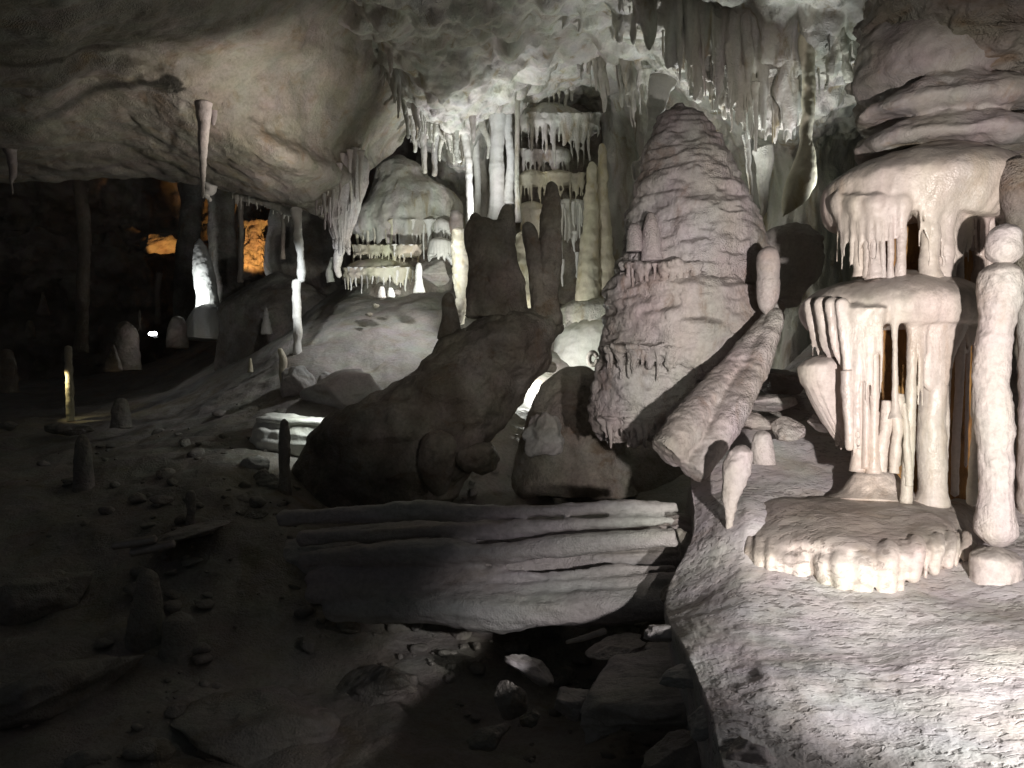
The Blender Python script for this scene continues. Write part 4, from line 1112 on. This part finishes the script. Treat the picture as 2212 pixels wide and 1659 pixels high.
part('blade', tube([P(1432, 170, 8.1), P(1420, 215, 8), P(1412, 262, 8), P(1404, 310, 7.95), P(1396, 342, 7.9)], [30 * K * 8, 22 * K * 8, 14 * K * 8, 12 * K * 8, 4 * K * 8], 40, 80, lump=(0.03, 4), ring=(0.1, 6), squash=0.5, seed=460, cap=(False, True)), 'white', t)
part('lobe', loft([(345, 1366, 1384), (360, 1363, 1384), (392, 1368, 1378)], 7.9, 0.6, 40, 40, lump=(0.02, 6), bottom=True, seed=461), 'white', t)
part('link', tube([P(1398, 325, 7.92), P(1385, 345, 7.9), P(1376, 356, 7.9)], [5 * K * 8, 5 * K * 8, 6 * K * 8], 20, 24, seed=462), 'white', t)

# ------------------------------------------------------------------ pinkish curtain at the lower end of the left ceiling ridge
t = thing('stalactite_curtain', 'pinkish streaky drapery where the left ceiling ridge comes down beside the terraced dome', 'stalactites', P(745, 330, 9.7))
part('sheet', loft([(320, 705, 790), (370, 690, 796), (420, 692, 784), (470, 706, 770), (515, 722, 756)], 10.3, 0.5, 140, 80, lump=(0.08, 2), flute=(0.12, 40, 0), fringe=(0.3, 40, 0.15), seed=470), 'bell', t)
for j in range(18):
    u = 684 + j * 5.6
    a = 330 + max(0, (760 - u)) * 0.7 + rnd.uniform(-15, 15)
    part('stalactite', drip(u, a, a + rnd.uniform(60, 140), rnd.uniform(7, 13), 10.05 + rnd.uniform(-0.15, 0.2), w2=3, flare=1.6, seed=471 + j, na=14, nl=36), 'calcite' if j % 3 else 'bell', t)
solo('stalactite', 'broad drooping pinkish stalactite ending in the dark left of the fringed terraces', 'stalactite', drip(738, 440, 600, 42, 10.5, 738, 10, 1.2, 0, seed=495, na=40, nl=70), 'bell')

# ================================================================== LEFT
t = thing('spike_stalactite', 'single long pinkish spike stalactite hanging from the bright left ceiling ridge', 'stalactite', P(438, 240, 7.7))
part('spike', drip(440, 222, 430, 33, 7.6, 437, 6, 1.1, 0, seed=500, na=30, nl=90, wob=0.12), 'calcite', t)
part('stub', loft([(236, 452, 470), (252, 455, 469), (270, 457, 464)], 7.7, 0.8, 30, 30, lump=(0.01, 6), top=False, bottom=True, seed=501), 'cap', t)
solo('stalactite', 'small dim stalactite hanging near the left edge', 'stalactite', drip(20, 308, 420, 26, 8.6, 26, 3, 1.2, 0, seed=502, na=24, nl=60), 'cap')
solo('stalactite', 'bright white jagged chip of ceiling just behind the tip of the long spike', 'stalactite', drip(452, 398, 436, 26, 10.2, 448, 6, 1.5, 0, seed=503, na=24, nl=40), 'white')
t = thing('glowing_pillar', 'glaring white stalagmite lit from its lower left in the dark chamber', 'stalagmite', P(446, 700, 15))
part('shaft', loft([(517, 427, 434), (530, 421, 443), (560, 416, 457), (600, 419, 464), (640, 425, 470), (665, 424, 474), (690, 416, 480)], 15.0, 0.9, 80, 110, lump=(0.04, 3), ring=(0.04, 5), seed=505, fine=(0.02, 9)), 'white', t)
part('foot', loft([(655, 430, 476), (680, 410, 486), (705, 396, 500), (730, 390, 510)], 14.8, 0.8, 70, 40, lump=(0.05, 2), seed=506), 'white', t)
solo('dark_pillar', 'broad dark pillar standing behind the glaring white stalagmite', 'column',
     loft([(380, 440, 520), (420, 450, 508), (520, 452, 512), (620, 452, 530), (700, 440, 560)], 16.5, 0.9, 70, 70, lump=(0.1, 1.2), top=False, seed=507), 'dark')
solo('dark_pillar', 'dark ragged pillar left of the glaring white stalagmite in front of the orange rock', 'column',
     loft([(380, 385, 450), (440, 392, 440), (520, 384, 425), (600, 380, 430), (720, 370, 450)], 18.5, 0.9, 70, 70, lump=(0.15, 1.0), top=False, seed=508), 'dark')
solo('dark_pillar', 'dark mass closing the chamber right of the orange opening', 'column',
     loft([(400, 590, 760), (480, 578, 750), (560, 572, 745), (640, 590, 740), (720, 560, 740)], 15.5, 0.7, 90, 70, lump=(0.12, 1.2), flute=(0.08, 30, 0), top=False, seed=509), 'dark')
for i, (u, a, b, w, d, lab) in enumerate([
    (180, 380, 760, 26, 15, 'faint thin column in the dark at the left, right of the gold-lit stalagmite'),
    (520, 425, 610, 11, 13, 'thin grey column against the left side of the orange opening'),
    (611, 440, 560, 9, 12, 'thin dim column between the orange opening and the slim white column'),
    (343, 590, 700, 12, 17, 'faint stalk below the orange ledge')]):
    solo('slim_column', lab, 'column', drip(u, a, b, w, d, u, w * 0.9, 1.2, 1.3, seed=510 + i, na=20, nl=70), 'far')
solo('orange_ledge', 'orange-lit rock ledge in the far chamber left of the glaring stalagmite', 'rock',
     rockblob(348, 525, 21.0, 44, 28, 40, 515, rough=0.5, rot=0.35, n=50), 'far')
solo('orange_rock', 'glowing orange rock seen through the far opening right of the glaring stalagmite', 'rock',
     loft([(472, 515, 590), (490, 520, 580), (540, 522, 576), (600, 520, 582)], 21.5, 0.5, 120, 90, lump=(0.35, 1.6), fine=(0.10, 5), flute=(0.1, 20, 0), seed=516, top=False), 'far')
t = thing('slim_white_column', 'slim bright white jointed column standing on the dark rim of the dune', 'column', P(643, 797, 10))
part('upper_shaft', tube([P(640, 455, 10.2), P(643, 480, 10.1), P(644, 515, 10), P(650, 560, 10), P(651, 612, 10)], [a * K * 10 for a in (13, 8, 9, 8, 9)], 40, 90, ring=(0.1, 7), lump=(0.02, 6), cap=(False, True), seed=520), 'white', t)
part('lower_shaft', tube([P(640, 602, 10), P(640, 650, 10), P(643, 700, 10), P(643, 750, 10), P(642, 800, 10)], [a * K * 10 for a in (8, 9, 9, 8, 7)], 40, 100, ring=(0.09, 6), lump=(0.02, 6), cap=(True, False), seed=521), 'white', t)
solo('stalagmite', 'short hooked cream stalagmite on the dune, left of the foot of the slim white column', 'stalagmite',
     tube([P(614, 826, 9.2), P(611, 800, 9.2), P(611, 775, 9.2), P(603, 752, 9.2)], [a * K * 9.2 for a in (9, 8, 8, 5)], 30, 50, ring=(0.06, 8), lump=(0.01, 8), cap=(False, True), seed=522), 'yellow')
solo('stalagmite', 'tiny cream stalagmite on the edge where the dune drops into darkness', 'stalagmite', loft([(773, 538, 543), (785, 537, 545), (804, 535, 547)], 9.9, 1, 30, 30, lump=(0.01, 8), seed=523), 'yellow')
solo('forked_stalagmite', 'small pale forked stalagmite in the shade left of the lowest terrace', 'stalagmite',
     tube([P(715, 610, 12.2), P(712, 590, 12.2), P(714, 575, 12.2), P(718, 555, 12.2)], [a * K * 12 for a in (9, 8, 6, 3)], 24, 40, lump=(0.02, 6), cap=(False, True), seed=524), 'wall')
t = thing('gold_stalagmite', 'thin knobbly stalagmite edged with golden light in the dark at the left', 'stalagmite', P(150, 905, 11))
part('shaft', tube([P(152, 910, 11), P(151, 860, 11), P(150, 820, 11), P(148, 780, 11), P(147, 746, 11)], [a * K * 11 for a in (7, 7, 7, 6.5, 6)], 40, 110, ring=(0.22, 7), lump=(0.01, 8), cap=(False, True), seed=525), 'yellow', t)
for i, (sl, d, lab) in enumerate([
    ([(692, 262, 280), (710, 250, 292), (740, 246, 298), (800, 240, 305)], 13.5, 'dim pinkish hump stalagmite in the dark left chamber, widest one'),
    ([(742, 240, 248), (760, 236, 251), (800, 228, 262)], 12.6, 'thin pinkish spike in front of the widest dim hump'),
    ([(666, 298, 305), (680, 296, 307), (715, 294, 309)], 15.0, 'small pinkish finger stalagmite above the widest dim hump'),
    ([(682, 376, 392), (700, 368, 400), (750, 362, 405)], 14.2, 'dim grey hump stalagmite right of the small lit lamp'),
    ([(630, 89, 96), (650, 87, 100), (680, 84, 104)], 17.0, 'faint grey finger far in the left chamber, highest of two'),
    ([(692, 60, 68), (705, 58, 72), (730, 55, 76)], 16.0, 'faint grey finger far in the left chamber, lowest of two'),
    ([(752, 2, 24), (775, -4, 32), (850, -10, 40)], 13.0, 'dim pale stalagmite at the very left edge'),
    ([(860, 250, 272), (880, 244, 279), (925, 240, 284)], 9.4, 'square-topped dim stump on the dark floor at the left'),
    ([(660, 571, 578), (680, 568, 582), (720, 566, 586)], 11.6, 'dim finger on the dark hill beside the slim white column'),
    ([(938, 172, 185), (960, 165, 193), (1010, 163, 196), (1090, 158, 202)], 7.2, 'ghostly greenish stalagmite on the dark floor below the gold-lit one'),
    ([(902, 609, 620), (915, 603, 626), (960, 602, 628), (1030, 600, 630), (1100, 596, 638)], 6.9, 'dark stalagmite standing in front of the broken white column piece'),
    ([(1062, 407, 416), (1075, 404, 419), (1110, 403, 421), (1150, 398, 428)], 6.1, 'small white-tipped stalagmite beside the pale flat slab'),
    ([(1232, 305, 330), (1255, 295, 340), (1310, 288, 346), (1350, 280, 352), (1420, 270, 365)], 4.95, 'dim fat stalagmite in the dark foreground at lower left, taller of two'),
    ([(1328, 370, 400), (1345, 358, 415), (1400, 352, 424), (1450, 345, 435)], 4.85, 'dim stub stalagmite in the dark foreground at lower left, shorter of two')]):
    solo('stalagmite', lab, 'stalagmite', loft(sl, d, 0.9, 60, 70, lump=(0.004 * d, 26 / d), ring=(0.05, 50 / d), seed=530 + i, fine=(0.001 * d, 120 / d)), 'dune' if i > 6 else 'far')
solo('dark_hill', 'dark rounded hill between the glaring stalagmite and the slim white column', 'rock',
     loft([(588, 560, 640), (600, 535, 670), (622, 503, 700), (655, 472, 720), (700, 478, 730), (780, 470, 740), (900, 465, 760)], 13.6, 0.6, 140, 90, lump=(0.10, 1.0), fine=(0.02, 6), seed=560), 'dark')

t = thing('cave_lamp', 'small glowing white lamp on the dark floor of the left chamber', 'lamp', P(335, 730, 13.2))
q = P(335, 722, 13.2)
part('casing', rockblob(335, 727, 13.25, 11, 4, 6, 565, n=14, rough=0.05), 'casing', t)
part('lens', tube([q + np.array([-0.075, -0.08, 0]), q + np.array([0, -0.09, 0.004]), q + np.array([0.075, -0.08, 0.004])], [0.03, 0.034, 0.03], 16, 20, seed=566, lump=None), 'lens', t)

t = thing('ceiling_fringe', 'thin white-lit fringe of tiny stalactites along the ceiling lip above the orange opening', 'stalactites', P(555, 440, 11))
bits = [tube([P(500, 420, 11.2), P(530, 426, 11.1), P(570, 436, 11.0), P(610, 452, 10.9), P(650, 470, 10.7)], [0.05, 0.07, 0.06, 0.07, 0.05], 20, 60, lump=(0.03, 4), seed=690)]
for j in range(34):
    u = 503 + j * 4.3
    v = float(np.interp(u, [500, 530, 570, 610, 650], [422, 428, 438, 454, 472]))
    st = drip(u, v - 6, v + rnd.uniform(6, 34), rnd.uniform(4, 8), 11.0, w2=2, flare=1.6, seed=650 + j, na=8, nl=14)
    if j % 4 == 0:
        part('stalactite', st, 'wall', t)
    else:
        bits.append(st)
part('lip', fuse(bits, 0.02, 1, (), 690), 'wall', t)
t = thing('broken_column_piece', 'broken thick piece of white column lying left of the toppled stump', 'fallen column', P(640, 1000, 7.9))
part('shaft', tube([P(548, 938, 7.9), P(562, 940, 7.9), P(640, 946, 7.9), P(720, 952, 8.0), P(790, 958, 8.1)], [0.19, 0.215, 0.225, 0.23, 0.23], 100, 110, flute=(0.06, 22, 0.8), lump=(0.04, 3), seed=570, fine=(0.02, 8)), 'white', t)
part('rim_edge', tube([P(552, 904, 7.75), P(600, 908, 7.72), P(680, 912, 7.75), P(760, 915, 7.8)], [0.02, 0.035, 0.035, 0.03], 24, 60, lump=(0.02, 6), seed=571), 'white', t)
solo('fallen_log_column', 'smooth dim fallen column lying at the left end of the broken white piece', 'fallen column',
     tube([P(385, 960, 8.2), P(430, 964, 8.15), P(500, 968, 8.1), P(556, 970, 8.0)], [0.08, 0.11, 0.12, 0.12], 50, 70, lump=(0.02, 3), seed=572), 'calcite')
for i, (u, v, d, ru, rv, rot, lab) in enumerate([
    (555, 1005, 7.3, 34, 26, 0.3, 'pale crumbled rock under the left end of the broken column piece'),
    (575, 1050, 7.0, 42, 30, 0.0, 'greenish grey rock behind the foot of the dark front stalagmite'),
    (525, 1085, 6.7, 44, 24, 0.2, 'low grey rock left of the foot of the dark front stalagmite'),
    (548, 1115, 6.4, 30, 14, 0.3, 'flat dim rock in front of the low grey rock'),
    (635, 838, 9.1, 50, 50, -0.6, 'bluish grey tilted block below the foot of the slim white column'),
    (715, 828, 9.0, 30, 28, 0.2, 'small pinkish rock group on the dune right of the tilted block'),
    (760, 862, 8.9, 110, 60, 0.1, 'low smooth rise of rock above the broken column piece'),
    (85, 1290, 5.4, 130, 66, 0.2, 'wide dim boulder in the dark lower left corner area'),
    (275, 1245, 5.8, 42, 26, 0.2, 'mossy rough rock behind the taller dim stalagmite'),
    (20, 918, 9.2, 22, 12, 0.0, 'small pale rock near the left edge on the dark floor'),
    (150, 925, 9.5, 50, 16, 0.0, 'low dim rock at the foot of the gold-lit stalagmite'),
    (110, 1480, 4.4, 190, 60, 0.3, 'big black boulder in the bottom left foreground'),
    (560, 1560, 4.2, 170, 50, -0.1, 'big black boulder in the bottom foreground below the fallen column'),
    (830, 1480, 4.7, 120, 40, 0.1, 'black rock in the pit under the left end of the fallen column'),
    (420, 1150, 5.9, 90, 16, 0.2, 'dim rock shelf holding the pale flat slab')]):
    solo('boulder', lab, 'rock', rockblob(u, v, d, ru, rv, ru * 0.8, 580 + i, rough=0.5, rot=rot, n=60), 'trunk' if 3 < i < 7 or i < 1 else 'dune')
for i, (u, v, rot, lab) in enumerate([(290, 1172, 0.16, 'pale flat broken slab on the dark floor at the left, upper one of two'), (330, 1184, 0.22, 'pale bluish flat broken slab on the dark floor at the left, lower one of two')]):
    c = P(u, v, 5.5)
    hx, hy, hz = 0.16, 0.05, 0.022
    V, F = tube([c + np.array([-hx, 0, -hx * math.sin(rot)]), c, c + np.array([hx, 0, hx * math.sin(rot)])], [0.03, 0.036, 0.03], 4, 20, lump=(0.006, 8), cap=(False, False), seed=600 + i)
    solo('flat_slab', lab, 'rock', (V, F), 'calcite')

# ------------------------------------------------------------------ rubble nobody could count
vs, fs, off = [], [], 0
rr = np.random.RandomState(5)
fl = [o for o in bpy.data.objects if o.name.startswith('cave_floor')]
G = []
for o in fl[:1]:
    n = len(o.data.vertices)
    a = np.zeros(n * 3)
    o.data.vertices.foreach_get('co', a)
    G.append(a.reshape(-1, 3) + np.array(o.location))
G = np.concatenate(G)
cand = G[(G[:, 1] > 3.0) & (G[:, 1] < 9.2) & (G[:, 0] < 1.0) & (np.abs(G[:, 0]) < 0.75 * G[:, 1])]
dens = fbm(cand * 0.9, 77, 2)
cand = cand[dens > -0.05]
for k in range(520):
    c = cand[rr.randint(len(cand))]
    s_ = 0.02 + 0.10 * rr.rand() ** 3
    V, F = rockblob(1106, 829.5, 1.0, s_ / K, s_ * rr.uniform(0.35, 0.7) / K, s_ * rr.uniform(0.6, 1.1) / K, 900 + k % 60, rough=0.4, n=9, rot=rr.uniform(-0.4, 0.4))
    V = V - P(1106, 829.5, 1.0)
    a = rr.uniform(0, 6.28)
    V = np.stack([V[:, 0] * math.cos(a) - V[:, 1] * math.sin(a), V[:, 0] * math.sin(a) + V[:, 1] * math.cos(a), V[:, 2]], 1) + c + np.array([rr.uniform(-.05, .05), rr.uniform(-.05, .05), s_ * 0.15])
    vs.append(V)
    fs.append(F + off)
    off += len(V)
make('rubble', np.concatenate(vs), np.concatenate(fs), M['dune'], None, 'stuff', 'loose dark rubble strewn over the cave floor and pit', 'rubble')
